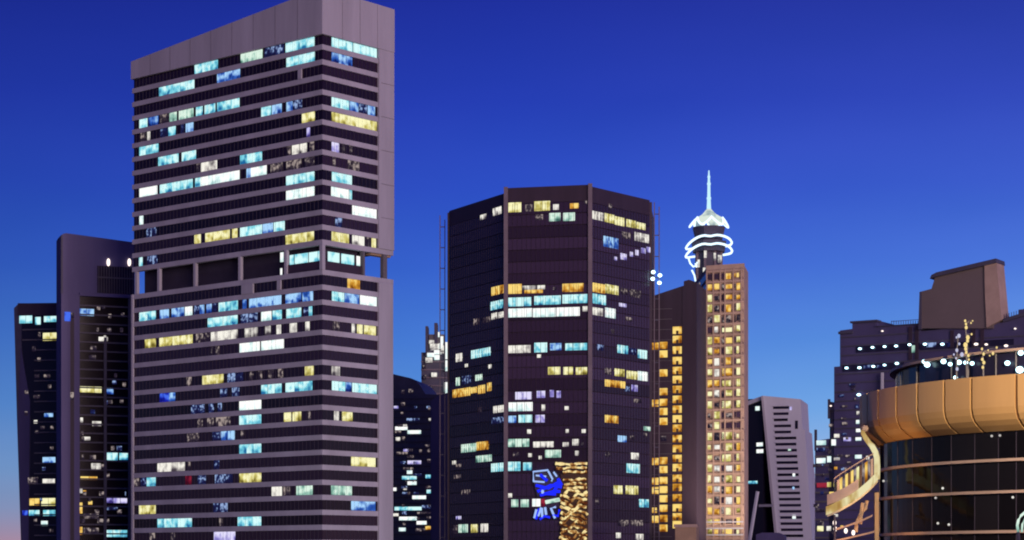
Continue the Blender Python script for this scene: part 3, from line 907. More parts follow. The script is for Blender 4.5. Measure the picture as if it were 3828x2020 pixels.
# ================================================================== G  stepped plum building with wedge crown
fg = fac_px(3040, 455, 3900, 428)
root = thing('stepped_building', (*fg.pt(fg.w / 2), 0), 'stepped dark plum building with a wedge crown behind the copper fronted hall', 'building')
MB().slab(U(fg, [(3118, 1372), (3140, 1370), (3140, 1236), (3186, 1230), (3186, 1204), (3276, 1197), (3276, 1218), (3440, 1210), (3440, 1240), (3750, 1205), (3752, 1195), (3808, 1176), (3808, 1158), (3900, 1150)]), 0, 30).put('wall', M['stepp'], root, fg.M)
MB().slab(U(fg, [(3091, 1500), (3118, 1512)]), 1.5, 22).put('side_wing', M['stepp'], root, fg.M)
MB().slab(U(fg, [(3041, 1648), (3092, 1640)]), 0.8, 20).put('low_wing', M['stepp'], root, fg.M)
for x, y0, y1 in ((3044, 1606, 1650), (3094, 1492, 1530)):
    p0 = fg.uz(x, y1); p1 = fg.uz(x, y0)
    MB().box(p0[0] - .22, p0[0] + .22, 0.5, 1.0, p0[1] - 2, p1[1]).put('roof_post', M['navy'], root, fg.M)
fw = fg.off(0.6)
MB().slab(uz(fw, [(3437, 1228), (3437, 1092), (3482, 1080), (3496, 1034), (3700, 985), (3714, 1190), (3712, 1228)]), 0, 4).put('wedge_crown', M['wedge'], root, fw.M)
MB().slab(uz(fw, [(3480, 1044), (3486, 1030), (3505, 1020), (3727, 968), (3729, 984), (3498, 1037)]), -0.7, 4.6).put('wedge_coping', M['navy'], root, fw.M)
MB().slab(uz(fw, [(3682, 992), (3727, 980), (3747, 1196), (3690, 1226), (3684, 1100)]), -0.35, 4.2).put('wedge_pier', M['rose'], root, fw.M)
MB().slab(uz(fw, [(3435, 1232), (3440, 1094), (3446, 1092), (3446, 1232)]), -0.4, 6).put('wedge_edge', M['navy'], root, fw.M)
for x0, x1, y0, y1 in ((3140, 3186, 1238, 1250), (3184, 3278, 1196, 1209), (3276, 3440, 1210, 1222), (3752, 3900, 1158, 1172)):
    ua, za = fg.uz(x0, y1); ub, zb_ = fg.uz(x1, y0)
    if x0 == 3752:
        MB().slab(uz(fg, [(3752, 1206), (3752, 1193), (3900, 1148), (3900, 1160)]), -0.5, 2).put('coping', M['navy'], root, fg.M)
    else:
        MB().box(ua - .2, ub + .2, -0.5, 2.0, za, zb_).put('coping', M['navy'], root, fg.M)
mb = MB()
for x in range(3330, 3438, 9):
    u, z = fg.uz(x, 1212)
    mb.box(u - .05, u + .05, 0.3, 0.4, z, z + 0.75)
mb.box(fg.u(3330), fg.u(3438), 0.3, 0.4, fg.uz(3380, 1199)[1], fg.uz(3380, 1199)[1] + .1)
mb.put('roof_railing', M['navy'], root, fg.M)
mb = MB()
for x in range(3752, 3828, 9):
    u, z = fg.uz(x, 1190 - (x - 3752) * .3)
    mb.box(u - .05, u + .05, 0.3, 0.4, z, z + 0.8)
mb.put('roof_railing', M['navy'], root, fg.M)
for k in range(24):                                   # storey courses
    y = 1262 + 34 * k
    ua, z = fg.uz(3150, y)
    x0 = 3142 if y < 1372 else 3121
    MB().box(fg.u(x0), fg.u(3438 if y < 1290 else 3880), -0.18, 0.05, z - .14, z + .14).put('floor_line', M['navy'], root, fg.M)
    x0 = 3093 if y > 1520 else None
    if x0: MB().box(fg.u(3093), fg.u(3117), 1.25, 1.55, z - .2, z + .2).put('floor_line', M['navy'], root, fg.M)
    if y > 1660: MB().box(fg.u(3042), fg.u(3092), 0.55, 0.85, z - .2, z + .2).put('floor_line', M['frame'], root, fg.M)
for x, y0, y1 in ((3404, 1222, 1345), (3428, 1222, 1345), (3560, 1236, 1300), (3640, 1232, 1300), (3672, 1232, 1300)):
    ua, z0 = fg.uz(x, y1); _, z1 = fg.uz(x, y0)
    MB().box(ua - .35, ua + .35, -0.3, 0.05, z0, z1).put('pilaster', M['brown'], root, fg.M)
# recessed glazed galleries behind the lamp rows
for x0, x1, y in ((3200, 3438, 1300), (3440, 3790, 1291), (3150, 3380, 1372)):
    ua, z = fg.uz((x0 + x1) / 2, y)
    MB().box(fg.u(x0), fg.u(x1), -0.1, 0.1, z - 0.75, z + 0.75).put('gallery_glazing', M['gnavy'], root, fg.M)
LG = [(3218,1305),(3265,1300),(3310,1297),(3353,1295),(3403,1290),(3461,1288),(3526,1288),(3652,1288),(3690,1289),(3764,1294),
      (3168,1377),(3216,1376),(3268,1371),(3310,1366),(3356,1360),(3214,1477),(3302,1239),(3100,1517),(3798,1230)]
for x, y in LG:
    u, z = fg.uz(x, y)
    small = (x, y) in ((3302, 1239), (3798, 1230), (3100, 1517))
    p = fg.pt(u, 0.5 if x != 3100 else -0.8)
    MB().ball((p.x, p.y, z), 0.26 if small else 0.36 + 0.14 * ((x * 7) % 5) / 5, 0.6).put('lamp', M['lampw'] if small or x > 3640 else M['lamp'], root, IM)
lit(root, fg, [(3402,3430,1306,'g',26),(3200,3212,1520,'s',14),(3204,3216,1545,'w',14),(3202,3216,1578,'W',14),(3202,3218,1610,'W',12),(3155,3182,1643,'v',14),(3200,3222,1642,'W',12),(3198,3222,1708,'W',14),(3240,3252,1712,'w',14),
 (3120,3140,1630,'w',14),(3110,3126,1655,'W',22),(3100,3118,1592,'d',12),(3150,3170,1585,'d',12),(3095,3110,1690,'d',14),(3094,3108,1718,'W',22),(3094,3108,1812,'y',18),(3118,3130,1812,'y',18),
 (3230,3262,1372,'s',12),(3280,3300,1372,'s',12),(3092,3108,1976,'w',18),(3465,3500,1290,'s',16),(3540,3560,1290,'s',16)], 14, out=0.2)
lit(root, fg, [(3049,3084,1655,'W',18),(3050,3082,1681,'s',14),(3049,3083,1722,'W',20),(3050,3088,1814,'r',18),(3052,3074,1976,'y',20),(3050,3080,1908,'d',12)], 14, out=-0.5)
MB().box(fg.u(3301), fg.u(3308), -1.2, -0.6, fg.uz(3300, 1470)[1], fg.uz(3300, 1395)[1]).put('downpipe', M['grey'], root, fg.M)

# ================================================================== H  round copper-fronted hall
hc = Vector((76.8, 244.0))
RG, RF = 34.0, 36.2
root = thing('round_hall', (hc.x, hc.y, 0), 'round dark glass hall with a broad glowing copper fascia', 'building')
def ang(px, r):
    """plan angle at which the view ray through px first meets the circle of radius r"""
    k = (px - CX) / F
    dv = Vector((k, 1)).normalized()
    b = -hc.dot(dv)
    cc = hc.length_squared - r * r
    disc = b * b - cc
    if disc < 0: disc = 0
    t = -b - math.sqrt(disc)
    p = dv * t - hc
    return math.atan2(p.y, p.x)
def limb(r):
    """plan angle of the left visible edge"""
    base = math.atan2(-hc.y, -hc.x)
    return base - math.acos(r / hc.length)
def zH(py, px=3828, r=RF):
    a = ang(px, r)
    Yp = hc.y + r * math.sin(a)
    return H + (HZ - py) * Yp / F
def arc(a0, a1, n): return [a0 + (a1 - a0) * i / n for i in range(n + 1)]
def lathe(prof, a0, a1, n):
    """closed r,z profile swept round the hall between two plan angles"""
    mb = MB()
    m = len(prof)
    for a in arc(a0, a1, n):
        for r, z in prof:
            mb.v.append((hc.x + r * math.cos(a), hc.y + r * math.sin(a), z))
    for i in range(n):
        for j in range(m):
            k = (j + 1) % m
            mb.f.append((i * m + j, i * m + k, (i + 1) * m + k, (i + 1) * m + j))
    mb.f.append(tuple(range(m)))
    mb.f.append(tuple(n * m + j for j in reversed(range(m))))
    return mb
zf1, zf0 = zH(1396), zH(1603)
hF = zf1 - zf0
prof = [(RF, zf1), (RF - 1.6, zf1), (RF - 1.6, zf1 - 0.5), (RG - 0.6, zf0 + 0.9), (RG - 0.4, zf0), (RG + 0.15, zf0 + 0.02), (RF - 1.15, zf0 + hF * .10), (RF - 0.55, zf0 + hF * .19),
        (RF - 0.18, zf0 + hF * .30), (RF - 0.02, zf0 + hF * .42), (RF, zf0 + hF * .52)]
joints = [3283, 3351, 3429, 3529, 3630, 3798]
aj = [ang(x, RF) for x in joints]
al = limb(RF)
step = aj[2] - aj[1]
left = [aj[0] - 0.12 * k for k in range(9, 0, -1)]
right = []
a = aj[-1]
while a < al + 3.6:
    a += 0.135
    right.append(a)
A_ = sorted(left + aj + right)
for a0, a1 in zip(A_[:-1], A_[1:]):
    lathe(prof, a0 + 0.005, a1 - 0.005, 9).put('copper_panel', M['copper'], root, IM)
inner = [(r - 0.22, z - (0.1 if z > zf0 + 1 else -0.1)) for r, z in prof]
lathe(inner, A_[0], A_[-1], 60).put('fascia_backing', M['joint'], root, IM)
lathe([(RG - 0.35, 0), (RG - 0.35, zf0 + 0.5), (RG - 1.2, zf0 + 0.5), (RG - 1.2, 0)], A_[0], A_[-1], 96).put('wall_core', M['core'], root, IM)
# glass bays with mullions between the ledges
zl = [zH(1717, 3828, RG), zH(1837, 3828, RG), zH(1987, 3828, RG)]
lev = [zf0 + 0.15] + zl + [zl[2] - 4.3, 0.5]
bays = [3287, 3300, 3352, 3408, 3480, 3553, 3641, 3730, 3797]
ab = sorted([ang(x, RG) for x in bays] + [ang(3797, RG) + 0.105 * k for k in range(1, 6)] + [ang(3287, RG) - 0.12 * k for k in range(1, 6)])
for zt_, zb_ in zip(lev[:-1], lev[1:]):
    for a0, a1 in zip(ab[:-1], ab[1:]):
        lathe([(RG - 0.12, zt_ - 0.12), (RG - 0.3, zt_ - 0.12), (RG - 0.3, zb_ + 0.12), (RG - 0.12, zb_ + 0.12)], a0 + 0.0012, a1 - 0.0012, 3).put('glass_bay', M['ghall'], root, IM)
for a in ab:
    MB().hull([(hc.x + r * math.cos(a + s_), hc.y + r * math.sin(a + s_), 0.3) for r, s_ in ((RG - .25, -.0012), (RG - .08, -.0012), (RG - .08, .0012), (RG - .25, .0012))],
              [(hc.x + r * math.cos(a + s_), hc.y + r * math.sin(a + s_), zf0 + .2) for r, s_ in ((RG - .25, -.0012), (RG - .08, -.0012), (RG - .08, .0012), (RG - .25, .0012))]).put('mullion', M['core'], root, IM)
for z in zl:
    lathe([(RG + 0.28, z + .15), (RG - 0.2, z + .15), (RG - 0.2, z - .15), (RG + 0.28, z - .15)], A_[0], A_[-1], 80).put('ledge', M['ledge'], root, IM)
# terrace pavilion on top
RP = 32.0
zr = H + (HZ - 1302) * (hc.y + RP * math.sin(ang(3828, RP))) / F
lathe([(RP, zf1 - 0.4), (RP, zr - .3), (RP - .3, zr - .3), (RP - .3, zf1 - 0.4)], A_[0], A_[-1], 60).put('terrace_glazing', M['gnavy'], root, IM)
lathe([(RP + .7, zr), (RP - 1.5, zr), (RP - 1.5, zr - .28), (RP + .7, zr - .28)], A_[0], A_[-1], 60).put('terrace_roof', M['ledge'], root, IM)
lathe([(RF - 1.5, zf1 - .3), (2, zf1 - .3), (2, zf1 - .6), (RF - 1.5, zf1 - .6)], A_[0], A_[0] + 6.28, 64).put('terrace_floor', M['core'], root, IM)
for x in (3303, 3430, 3560, 3622, 3725, 3800):
    a = ang(max(x, 3370), RP)
    MB().box(hc.x + (RP + .1) * math.cos(a) - .07, hc.x + (RP + .1) * math.cos(a) + .07, hc.y + (RP + .1) * math.sin(a) - .07, hc.y + (RP + .1) * math.sin(a) + .07, zf1 - .4, zr).put('terrace_post', M['frame'], root, IM)
for x, y, r_ in ((3456, 1352, .28), (3466, 1364, .34), (3527, 1352, .3), (3552, 1362, .24), (3585, 1355, .3), (3610, 1356, .24), (3634, 1359, .24), (3766, 1358, .3), (3816, 1320, .3), (3812, 1383, .42), (3572, 1412, .24)):
    a = ang(x, RP + .5)
    Yp = hc.y + (RP + .5) * math.sin(a)
    MB().ball(at(x, y, Yp), r_, .85).put('lamp', M['lamp'], root, IM)
# few tiny lamps seen in the glass bays
for x, y in ((3707, 1631), (3738, 1629), (3524, 1826), (3498, 1862), (3303, 1799), (3506, 1957), (3547, 1962), (3786, 1860)):
    a = ang(x, RG + .1)
    MB().ball(at(x, y, hc.y + (RG + .1) * math.sin(a)), .14, 1).put('wall_lamp', LIT['w'], root, IM)
# end column at the left edge of the glass
pcol = at(3277, 1850, 243)
MB().box(pcol.x - .26, pcol.x + .22, pcol.y - .3, pcol.y + .3, 0, at(3277, 1842, 243).z).put('end_column', M['beige'], root, IM)

# lit curving canopy by the hall
YK = 236.0
p0 = at(3190, 1900, YK)
root = thing('curved_canopy', (p0.x, p0.y, 0), 'curved yellow lit canopy sweeping out from the left side of the copper hall', 'canopy')
def ribbon(pts, hz, th):
    """upright curved band: plan follows the points, hz tall in pixels, th metres thick"""
    mb = MB()
    n = len(pts)
    for x, y, yd in pts:
        a = at(x, y, yd)
        b = at(x, y + hz, yd)
        mb.v += [(a.x, a.y, a.z), (a.x + .05, a.y + th, a.z), (b.x + .05, b.y + th, b.z), (b.x, b.y, b.z)]
    for i in range(n - 1):
        for j in range(4):
            k = (j + 1) % 4
            mb.f.append((i * 4 + j, i * 4 + k, (i + 1) * 4 + k, (i + 1) * 4 + j))
    mb.f.append((0, 1, 2, 3)); mb.f.append((n * 4 - 1, n * 4 - 2, n * 4 - 3, n * 4 - 4))
    return mb
low = [(3092, 1893, 226), (3106, 1888, 226.5), (3140, 1872, 228), (3180, 1850, 230), (3215, 1826, 232), (3245, 1801, 234), (3268, 1778, 236), (3282, 1762, 238)]
ribbon(low, 34, 1.2).put('lit_band', M['canopy'], root, IM)
ribbon([(x, y - 2 + 34, yd - .15) for x, y, yd in low], 8, 1.0).put('band_rim', M['cream'], root, IM)
MB().tube([at(x, y, yd) for x, y, yd in [(3278, 1790, 238), (3279, 1745, 238.5), (3278, 1712, 239), (3272, 1690, 239), (3260, 1668, 239.5), (3248, 1655, 240), (3236, 1638, 240), (3226, 1620, 240), (3228, 1600, 240)]],
          [.34, .34, .33, .34, .32, .3, .28, .25, .22], 8).put('curved_rib', M['canopy'], root, IM)
MB().ball(at(3233, 1603, 240), .45, .9).put('rib_head', M['lampw'], root, IM).data.materials[0] = M['ledge']
ribbon([(3092, 1850, 227.5), (3125, 1838, 228.5), (3160, 1822, 230), (3195, 1800, 231.5), (3210, 1790, 232.3)], 40, .3).put('parapet_wall', M['rose'], root, IM)
# balcony front between the hand rail and the lit band: sloping panels, some with lamplight behind them
bal = [(3118 + 10.5 * k, 1806 - (1806 - 1712) * (k / 14) ** 0.92) for k in range(15)]
def band_top(x):
    for (xa, ya, _), (xb, yb, _) in zip(low[:-1], low[1:]):
        if xa <= x <= xb: return ya + (yb - ya) * (x - xa) / (xb - xa)
    return 1778
pm = ['gnavy', 'rose', 'o', 'd', 'o', 'goldd', 'o', 'd', 'y', 'goldd', 'd', 'o', 'd', 'rose']
for k in range(14):
    (xa, ya), (xb, yb) = bal[k], bal[k + 1]
    yd = 232.5 + 5 * k / 14
    a, b = at(xa + .8, ya, yd), at(xb - .8, yb, yd + .35)
    c, e = at(xb - .8, band_top(xb) + 4, yd + .35), at(xa + .8, band_top(xa) + 4, yd)
    mb = MB().hull([e, c, b, a], [p + Vector((0, .2, 0)) for p in (e, c, b, a)])
    mb.put('balcony_panel', LIT[pm[k]] if pm[k] in LIT else M[pm[k]], root, IM)
    if k % 2 == 0:
        MB().tube([at(xa, ya - 14, yd - .1), at(xa, ya, yd - .1)], .05, 5).put('rail_post', M['frame'], root, IM)
ribbon([(x, y - 18, 232.3 + 5 * q / 14) for q, (x, y) in enumerate(bal)], 4, .12).put('hand_rail', M['ledge'], root, IM)
for pts in ([(3125, 1976, 229), (3170, 1962, 231), (3220, 1944, 234), (3262, 1924, 237)], [(3110, 2022, 228), (3180, 2006, 231), (3240, 1992, 235), (3270, 1984, 238)]):
    ribbon(pts, 7, .4).put('lower_ledge', M['ledge'], root, IM)
for x, y0, y1 in ((3215, 1880, 1960), (3232, 1872, 1930)):
    MB().tube([at(x + 10, y0, 237), at(x + 4, (y0 + y1) / 2, 237), at(x - 14, y1, 236.5), at(x - 16, y1 + 30, 236.5)], .22, 6).put('bracket', M['beige'], root, IM)
for x, y in ((3120, 1955), (3122, 1978), (3162, 1985), (3190, 1992)):
    MB().ball(at(x, y, 230), .2, 1.5).put('lamp', M['lampw'], root, IM)
MB().tube([at(3120, 1925, 228), at(3121, 2100, 228)], .12, 6).put('post', M['navy'], root, IM)

# illuminated bare trees on the terrace
def lit_tree(trunk, lights, mat, label):
    Yt = hc.y + 34.3 * math.sin(ang(trunk[0][0], 34.3))          # standing on the terrace, just inside the rim
    a = at(*trunk[0], Yt)
    r_ = thing('decorated_tree', (a.x, a.y, zf1 - .3), label, 'tree', 'light strung trees on the hall terrace')
    pts = [at(x, y, Yt) for x, y in trunk]
    MB().tube([(pts[0].x, pts[0].y, zf1 - .3)] + pts, [.11] + [.10 - .06 * i / len(pts) for i in range(len(pts))], 5).put('trunk', M['frame'], r_, IM)
    br = MB()
    for i, (x, y, s_) in enumerate(lights):
        p = at(x, y, Yt - .2)
        n_ = min(pts, key=lambda q_: (q_ - p).length)
        br.tube([n_, (n_ + p) / 2 + Vector((0, 0, .1)), p], [.05, .035, .02], 4)
        MB().ball(p, s_, 1.3, 6, 4).put('bulb', mat, r_, IM)
    br.put('crown', M['frame'], r_, IM)
bw = mat_emit('bulb warm', (255, 226, 150), 1.0)
bc = mat_emit('bulb cool', (205, 205, 235), .9)
lit_tree([(3614, 1395), (3612, 1350), (3616, 1300), (3612, 1255), (3608, 1210)], [(3608, 1200, .12), (3611, 1212, .12), (3612, 1225, .16), (3618, 1262, .2), (3617, 1275, .16), (3609, 1290, .22), (3610, 1305, .16), (3612, 1318, .14), (3620, 1330, .14), (3622, 1345, .1), (3630, 1208, .08), (3636, 1200, .07), (3632, 1250, .1)], bw, 'tallest light strung bare tree with gold bulbs on the hall terrace')
lit_tree([(3576, 1400), (3577, 1350), (3578, 1300), (3582, 1262)], [(3585, 1256, .18), (3576, 1262, .1), (3586, 1286, .12), (3577, 1310, .16), (3578, 1380, .16), (3596, 1326, .2), (3566, 1326, .1), (3574, 1340, .1)], bc, 'light strung bare tree with pale bulbs left of the tallest tree')
lit_tree([(3676, 1400), (3676, 1350), (3672, 1318)], [(3671, 1305, .12), (3677, 1324, .14), (3672, 1344, .14), (3678, 1356, .16), (3674, 1374, .14), (3712, 1322, .14), (3700, 1330, .08), (3694, 1310, .08), (3726, 1300, .1)], bw, 'short wide light strung tree right of the tallest tree')
# lamp reflected in the hall glass, built as a standing arched tube
Yt = 200.0
a = at(3808, 2020, Yt)
root = thing('lamp_reflection', (a.x, a.y, 0), 'thin arched pale green lamp reflection in the hall glass, built as a tube at the right edge', 'lamp')
MB().tube([(a.x, a.y, 0), at(3808, 2030, Yt), at(3806, 1990, Yt)], .16, 6).put('post', M['navy'], root, IM)
MB().tube([at(3807, 1992, Yt), at(3803, 1965, Yt), at(3807, 1945, Yt), at(3817, 1928, Yt), at(3834, 1914, Yt)], .13, 6).put('light_arc', LIT['g'], root, IM)
MB().tube([at(3820, 1990, Yt + .4), at(3822, 1960, Yt + .4), at(3832, 1940, Yt + .4)], .1, 6).put('light_arc', LIT['g'], root, IM)

# ================================================================== J  far tower with floodlit crown
YJ = 1150.0
kj = YJ / F
root = thing('far_tower', ((1625 - CX) * kj, YJ, 0), 'distant stepped tower with a white floodlit crown left of the octagonal tower', 'tower')
def bj(name, x0, x1, y0, y1, m, dd=0.0, parent=None):
    a, b = at(x0, y1, YJ), at(x1, y0, YJ)
    return MB().box(a.x, b.x, YJ - dd, YJ + 14 - dd, max(0, a.z) if y1 < 2100 else 0, b.z).put(name, m, root, IM)
bj('wall', 1575, 1685, 1318, 2110, M['navy'])
bj('upper_wall', 1592, 1676, 1285, 1330, M['navy'], 1)
bj('crown', 1604, 1660, 1252, 1290, M['frame'], 2)
bj('post', 1591, 1601, 1222, 1330, M['navy'], 3)
bj('post', 1624, 1636, 1210, 1285, M['navy'], 3)
for x0, x1, y0, y1, k in ((1603,1622,1270,1284,'w'),(1607,1640,1284,1306,'w'),(1640,1655,1282,1302,'W'),(1596,1622,1318,1332,'W'),(1622,1648,1308,1322,'W'),(1648,1658,1290,1318,'w'),(1622,1642,1326,1342,'W'),(1590,1615,1336,1352,'w'),
                          (1637,1645,1240,1258,'W'),(1645,1656,1256,1282,'W'),(1661,1672,1278,1340,'W'),(1661,1673,1346,1384,'W'),(1660,1672,1428,1468,'W'),(1612,1632,1392,1406,'w'),(1582,1592,1400,1414,'d'),(1580,1590,1360,1374,'d'),(1606,1616,1440,1456,'d'),(1676,1690,1248,1264,'W'),(1614,1626,1520,1534,'d')):
    a, b = at(x0, y1, YJ - 6), at(x1, y0, YJ - 6)
    MB().box(a.x, b.x, YJ - 3.6, YJ - 0.1 if y0 > 1318 else YJ - 1, a.z, b.z).put('window', LIT[k], root, IM)
for k in range(12):
    y = 1350 + 30 * k
    bj('floor_line', 1574, 1686, y, y + 5, M['fin'], .4)

# ================================================================== K  dark round-topped building with white lit strips
fk = fac_px(1440, 895, 1690, 890)
root = thing('office_block', (*fk.pt(fk.w / 2), 0), 'dark round shouldered block with short white lit strips between the banded and octagonal towers', 'building')
MB().slab(U(fk, [(1440, 1394), (1466, 1398), (1500, 1406), (1535, 1414), (1556, 1426), (1572, 1444), (1590, 1474), (1690, 1478)]), 0, 30).put('wall', M['navy'], root, fk.M)
rk = [(1478,1524,1602,'W'),(1524,1574,1616,'W'),(1480,1496,1642,'w'),(1503,1514,1640,'d'),(1623,1640,1614,'v'),(1644,1676,1616,'c'),(1661,1674,1672,'w',12),(1524,1575,1729,'v'),(1522,1542,1766,'W'),(1503,1558,1787,'c'),(1524,1558,1807,'W'),
 (1591,1674,1782,'c'),(1466,1482,1830,'W',12),(1508,1522,1826,'w',12),(1595,1674,1838,'c'),(1542,1593,1860,'W'),(1475,1577,1902,'c'),(1466,1490,1925,'w',11),(1504,1520,1919,'s'),(1492,1559,1939,'W'),(1558,1595,1955,'W'),(1591,1630,1974,'o'),
 (1492,1517,1980,'W'),(1482,1524,1695,'d',10),(1567,1577,1688,'d'),(1598,1608,1686,'d'),(1610,1640,1686,'d',10),(1598,1622,1724,'d'),(1632,1642,1724,'d'),(1578,1610,1896,'s'),(1637,1655,1896,'d'),(1620,1632,1911,'w'),(1560,1620,1918,'d',8),(1596,1625,1935,'d',8),(1640,1660,1936,'d'),
 (1500,1512,1466,'d'),(1528,1544,1462,'d'),(1500,1514,1512,'d'),(1666,1680,1533,'d'),(1640,1656,1540,'d'),(1600,1616,1528,'d'),(1590,1606,1668,'d',10),(1556,1590,1980,'d',9),(1670,1682,1728,'d')]
lit(root, fk, rk, 13, out=0.3, maxw=6)
for k in range(24):
    u_, z = fk.uz(1560, 1492 + 23 * k)
    MB().box(0.2, fk.w, -0.22, 0.05, z - .3, z + .3).put('floor_line', M['mull'], root, fk.M)
fk2 = fk.off(0.5)
MB().slab(U(fk2, [(1610, 1500), (1640, 1480), (1690, 1462), ]), 0, 6).put('side_fin', M['stepp'], root, fk2.M)

# ================================================================== M  taupe tower with blank rounded top
fm = fac_px(228, 640, 505, 648)
root = thing('office_tower', (*fm.pt(fm.w / 2), 0), 'taupe tower with a blank rounded top left of the tall banded tower', 'tower')
MB().slab(U(fm, [(228, 886), (236, 874), (248, 871), (505, 906)]), 0.6, 9).put('wall', M['taupe'], root, fm.M)
fml = fac_px(214, 648, 228, 640)
MB().box(0, fml.w, 0.05, 0.5, 0, fml.uz(216, 892)[1]).put('side_wall', M['navy'], root, fml.M)
MB().box(fm.u(228), fm.u(297), -0.5, 0.6, 0, fm.uz(260, 1100)[1]).put('corner_pier', M['taupe'], root, fm.M)
MB().box(fm.u(262), fm.u(276), -0.56, -0.45, 0, fm.uz(260, 1180)[1]).put('pier_recess', M['brown'], root, fm.M)
ua, za = fm.uz(365, 1094); ub, zb_ = fm.uz(500, 1000)
MB().box(ua, ub, 0.3, 0.62, za, zb_).put('louvre_back', M['core'], root, fm.M)
for j in range(14):
    u = ua + (ub - ua) * (j + .5) / 14
    MB().box(u - .09, u + .09, 0.05, 0.3, za, zb_).put('louvre', M['frame'], root, fm.M)
MB().box(ua, ub, 0.0, 0.3, fm.uz(430, 1038)[1] - .35, fm.uz(430, 1038)[1] + .1).put('louvre_rail', M['frame'], root, fm.M)
MB().box(fm.u(296), fm.u(500), -0.7, 0.6, fm.uz(400, 1112)[1], fm.uz(400, 1100)[1]).put('ledge', M['taupe'], root, fm.M)
MB().box(fm.u(297), fm.u(500), 0.2, 0.62, 0, fm.uz(400, 1112)[1]).put('glazing', M['gmain'], root, fm.M)
for k in range(28):
    y = 1146 + 34 * k
    z = fm.uz(400, y)[1]
    MB().box(fm.u(297), fm.u(500), -0.1, 0.2, z - .22, z + .22).put('floor_line', M['frame'], root, fm.M)
for x, w, y0 in ((393, .42, 1262), (486, .6, 1108)):
    u = fm.u(x)
    MB().box(u - w, u + w, -0.4, 0.2, 0, fm.uz(x, y0)[1]).put('mullion_post', M['frame'], root, fm.M)
lit(root, fm, [(297,352,1168,'b',26),(362,374,1152,'d',16),(405,416,1182,'d',16),(380,392,1148,'d',14),(452,464,1178,'d',16),(298,380,1457,'y',22),(399,424,1462,'b',24),(300,310,1571,'w',18),(345,378,1585,'w',18),(303,312,1620,'d',18),(310,337,1640,'w',14),
 (399,440,1707,'c',28),(446,478,1707,'c',26),(340,378,1745,'w',24),(306,314,1710,'d',18),(300,364,1788,'o',12),(310,322,1840,'o',14),(330,340,1870,'d',14),(298,308,1835,'w',18),(298,308,1900,'o',40),(330,345,1880,'o',14),(397,476,1870,'v',22),(398,440,1900,'s',14),(394,476,1995,'c',26),
 (298,308,1985,'o',30),(388,396,1264,'w',18),(420,436,1430,'s',14),(400,420,1503,'d',14),(448,462,1500,'d',14),(312,370,1930,'d',20),(312,370,1985,'d',22)], 22, out=0.0)
for x in (405, 483):
    u, z = fm.uz(x, 996)
    p = fm.pt(u, 0.1)
    MB().ball((p.x, p.y, z + 1.2), .55, 2.2).put('up_light', M['lampw'], root, IM)
lit(root, fm, [(240,262,1185,'B',34),(264,275,1180,'d',20),(262,274,1482,'d',30)], 30, out=0.6)  # blue glow and a reflected arc on the pier, put in as glowing panes
lit(root, fml, [(215,226,1310,'w',18),(215,227,1330,'d',14),(217,227,1602,'d',12),(216,226,1916,'w',14),(216,226,1936,'d',10),(216,226,1470,'d',14)], 14, out=-0.1)

# ================================================================== L  leftmost navy tower
fll = fac_px(72, 700, 222, 697)
root = thing('office_tower', (*fll.pt(fll.w / 2), 0), 'narrow dark navy tower at the far left edge with slanting side', 'tower')
MB().slab(uz(fll, [(50, 1152), (68, 1134), (215, 1132), (222, 2020)]) + [(fll.u(222), 0), (fll.u(80), 0)] + uz(fll, [(76, 2020), (61, 1560)]), 0.4, 24).put('wall', M['navy'], root, fll.M)
MB().slab(uz(fll, [(78, 1300), (112, 1500), (106, 2020)]) + [(fll.u(104), 0), (fll.u(84), 0)] + uz(fll, [(80, 2020), (66, 1560)]), 0.0, 1.5).put('side_fin', M['stepp'], root, fll.M)
MB().slab(uz(fll, [(80, 1160), (213, 1156), (214, 2020)]) + [(fll.u(214), 0), (fll.u(108), 0)] + uz(fll, [(108, 2020), (114, 1560), (80, 1290)]), 0.15, 1.0).put('glazing', M['gnavy'], root, fll.M)
MB().slab(uz(fll, [(66, 1178), (66, 1134), (216, 1134), (216, 1178)]), 0.02, 2).put('parapet', M['brown'], root, fll.M)
for k in range(22):
    y = 1232 + 38.5 * k
    z = fll.uz(150, y)[1]
    MB().box(fll.u(128 if y > 1300 else 84), fll.u(214), -0.15, 0.16, z - .2, z + .2).put('floor_line', M['frame'], root, fll.M)
lit(root, fll, [(72,121,1195,'c',28),(132,152,1200,'c',28),(164,211,1193,'c',22),(143,152,1252,'d',18),(160,213,1259,'y',30),(140,152,1344,'d',14),(120,134,1305,'d',18),(165,199,1552,'b',14),(127,140,1577,'w',13),(132,144,1615,'d',14),(159,207,1720,'b',22),
 (104,143,1798,'d',26),(159,205,1801,'w',20),(110,148,1877,'o',26),(154,207,1877,'y',28),(108,148,1918,'c',20),(161,207,1918,'c',22),(154,178,1957,'W',18),(84,104,1918,'B',18),(92,106,1467,'d',14),(92,104,1546,'d',16)], 20, out=0.0)

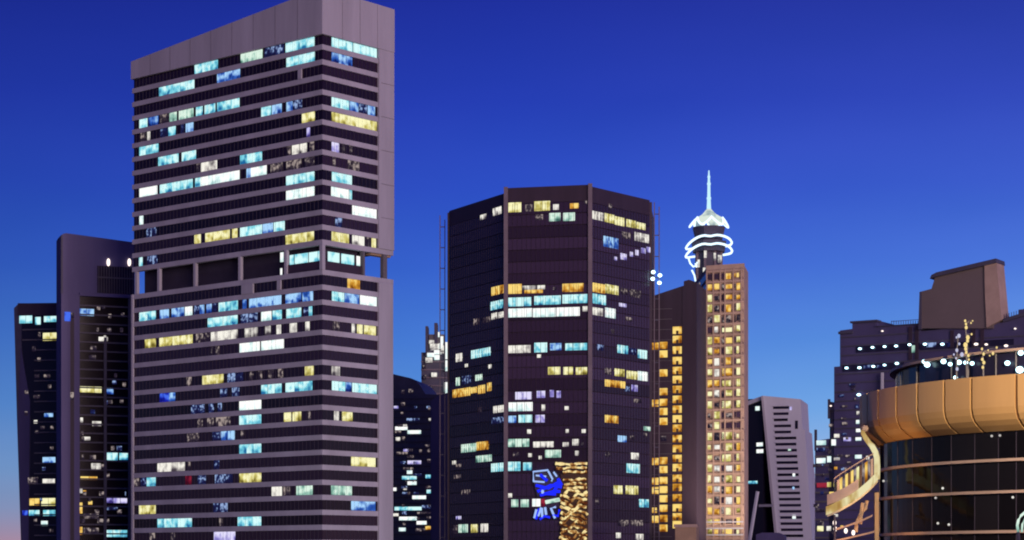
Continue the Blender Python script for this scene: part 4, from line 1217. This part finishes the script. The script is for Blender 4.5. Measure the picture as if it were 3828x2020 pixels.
# ------------------------------------------------------------------ the many dim rooms and desk lamps that speckle the far facades
def dim_rooms(root, fac, x0, x1, y0, y1, n, hpx, seed, out=0.25, kinds='dddsswdsv', rowh=None):
    rg = random.Random(seed)
    for _ in range(n):
        x = rg.uniform(x0, x1)
        y = rg.uniform(y0, y1)
        if rowh: y = y0 + rowh * round((y - y0) / rowh)
        lit(root, fac, [(x, min(x1, x + rg.uniform(8, 24)), y, rg.choice(kinds), hpx)], hpx, out=out, maxw=9)
by = {o['label'].split()[0] + o['label'].split()[1]: o for o in bpy.data.objects if o.parent is None and 'label' in o}
dim_rooms(by['darkround'], fk, 1472, 1672, 1500, 1990, 46, 10, 21, 0.3, rowh=23)
dim_rooms(by['steppeddark'], fg, 3125, 3200, 1412, 1980, 16, 9, 22, 0.22, 'ddsd')
dim_rooms(by['steppeddark'], fg, 3095, 3190, 1700, 2000, 12, 11, 23, 1.6, 'ddsdwo')
dim_rooms(by['steppeddark'], fg, 3045, 3086, 1690, 2000, 8, 12, 24, 0.9, 'ddsd')
dim_rooms(by['taupetower'], fm, 300, 470, 1200, 1990, 26, 16, 25, 0.02, 'dddsdw', rowh=34)
dim_rooms(by['narrowdark'], fll, 122, 200, 1330, 1990, 14, 12, 26, 0.02, 'ddsdd', rowh=38.5)

# ------------------------------------------------------------------ street floodlights that wash the copper hall from below, outside the picture to the right
def flood(x, y, z, power, tgt, size, label, col=(1.0, 0.68, 0.32), group='floodlights washing the copper hall'):
    r_ = thing('floodlight', (x, y, 0), label, 'lamp', group)
    MB().tube([(x, y, 0), (x, y, z)], .12, 6).put('pole', M['frame'], r_, IM)
    MB().box(x - .5, x + .5, y - .35, y + .35, z, z + .35).put('head', M['frame'], r_, IM)
    l = bpy.data.lights.new('flood', 'SPOT')
    l.energy = power
    l.color = col
    l.spot_size = R(size)
    l.spot_blend = 0.6
    l.shadow_soft_size = 0.5
    o = bpy.data.objects.new('flood_beam', l)
    C.objects.link(o)
    o.parent = r_
    o.location = (0, 0, z + .6)
    o.rotation_euler = (Vector(tgt) - Vector((x, y, z + .6))).to_track_quat('-Z', 'Y').to_euler()
flood(54, 150, 40.0, 620000, (62, 211, 32), 50, 'tall warm floodlight on a mast before the hall', (1.0, 0.82, 0.52))
flood(36, 222, 6.0, 17000, (42, 241, 27), 52, 'low orange floodlight on a pole beside the hall', (1.0, 0.5, 0.16))
flood(-22, 440, 5.0, 190000, (-44, 540, 60), 110, 'added floodlight standing in for city glow on the tall banded tower', (1.0, 0.88, 0.80), 'floodlights at the foot of the towers')  # added lamp, stands in for city glow rising from the streets
flood(86, 694, 4.0, 420000, (76, 757, 62), 62, 'street floodlight at the foot of the slim rose brown tower', (1.0, 0.78, 0.55), 'floodlights at the foot of the towers')
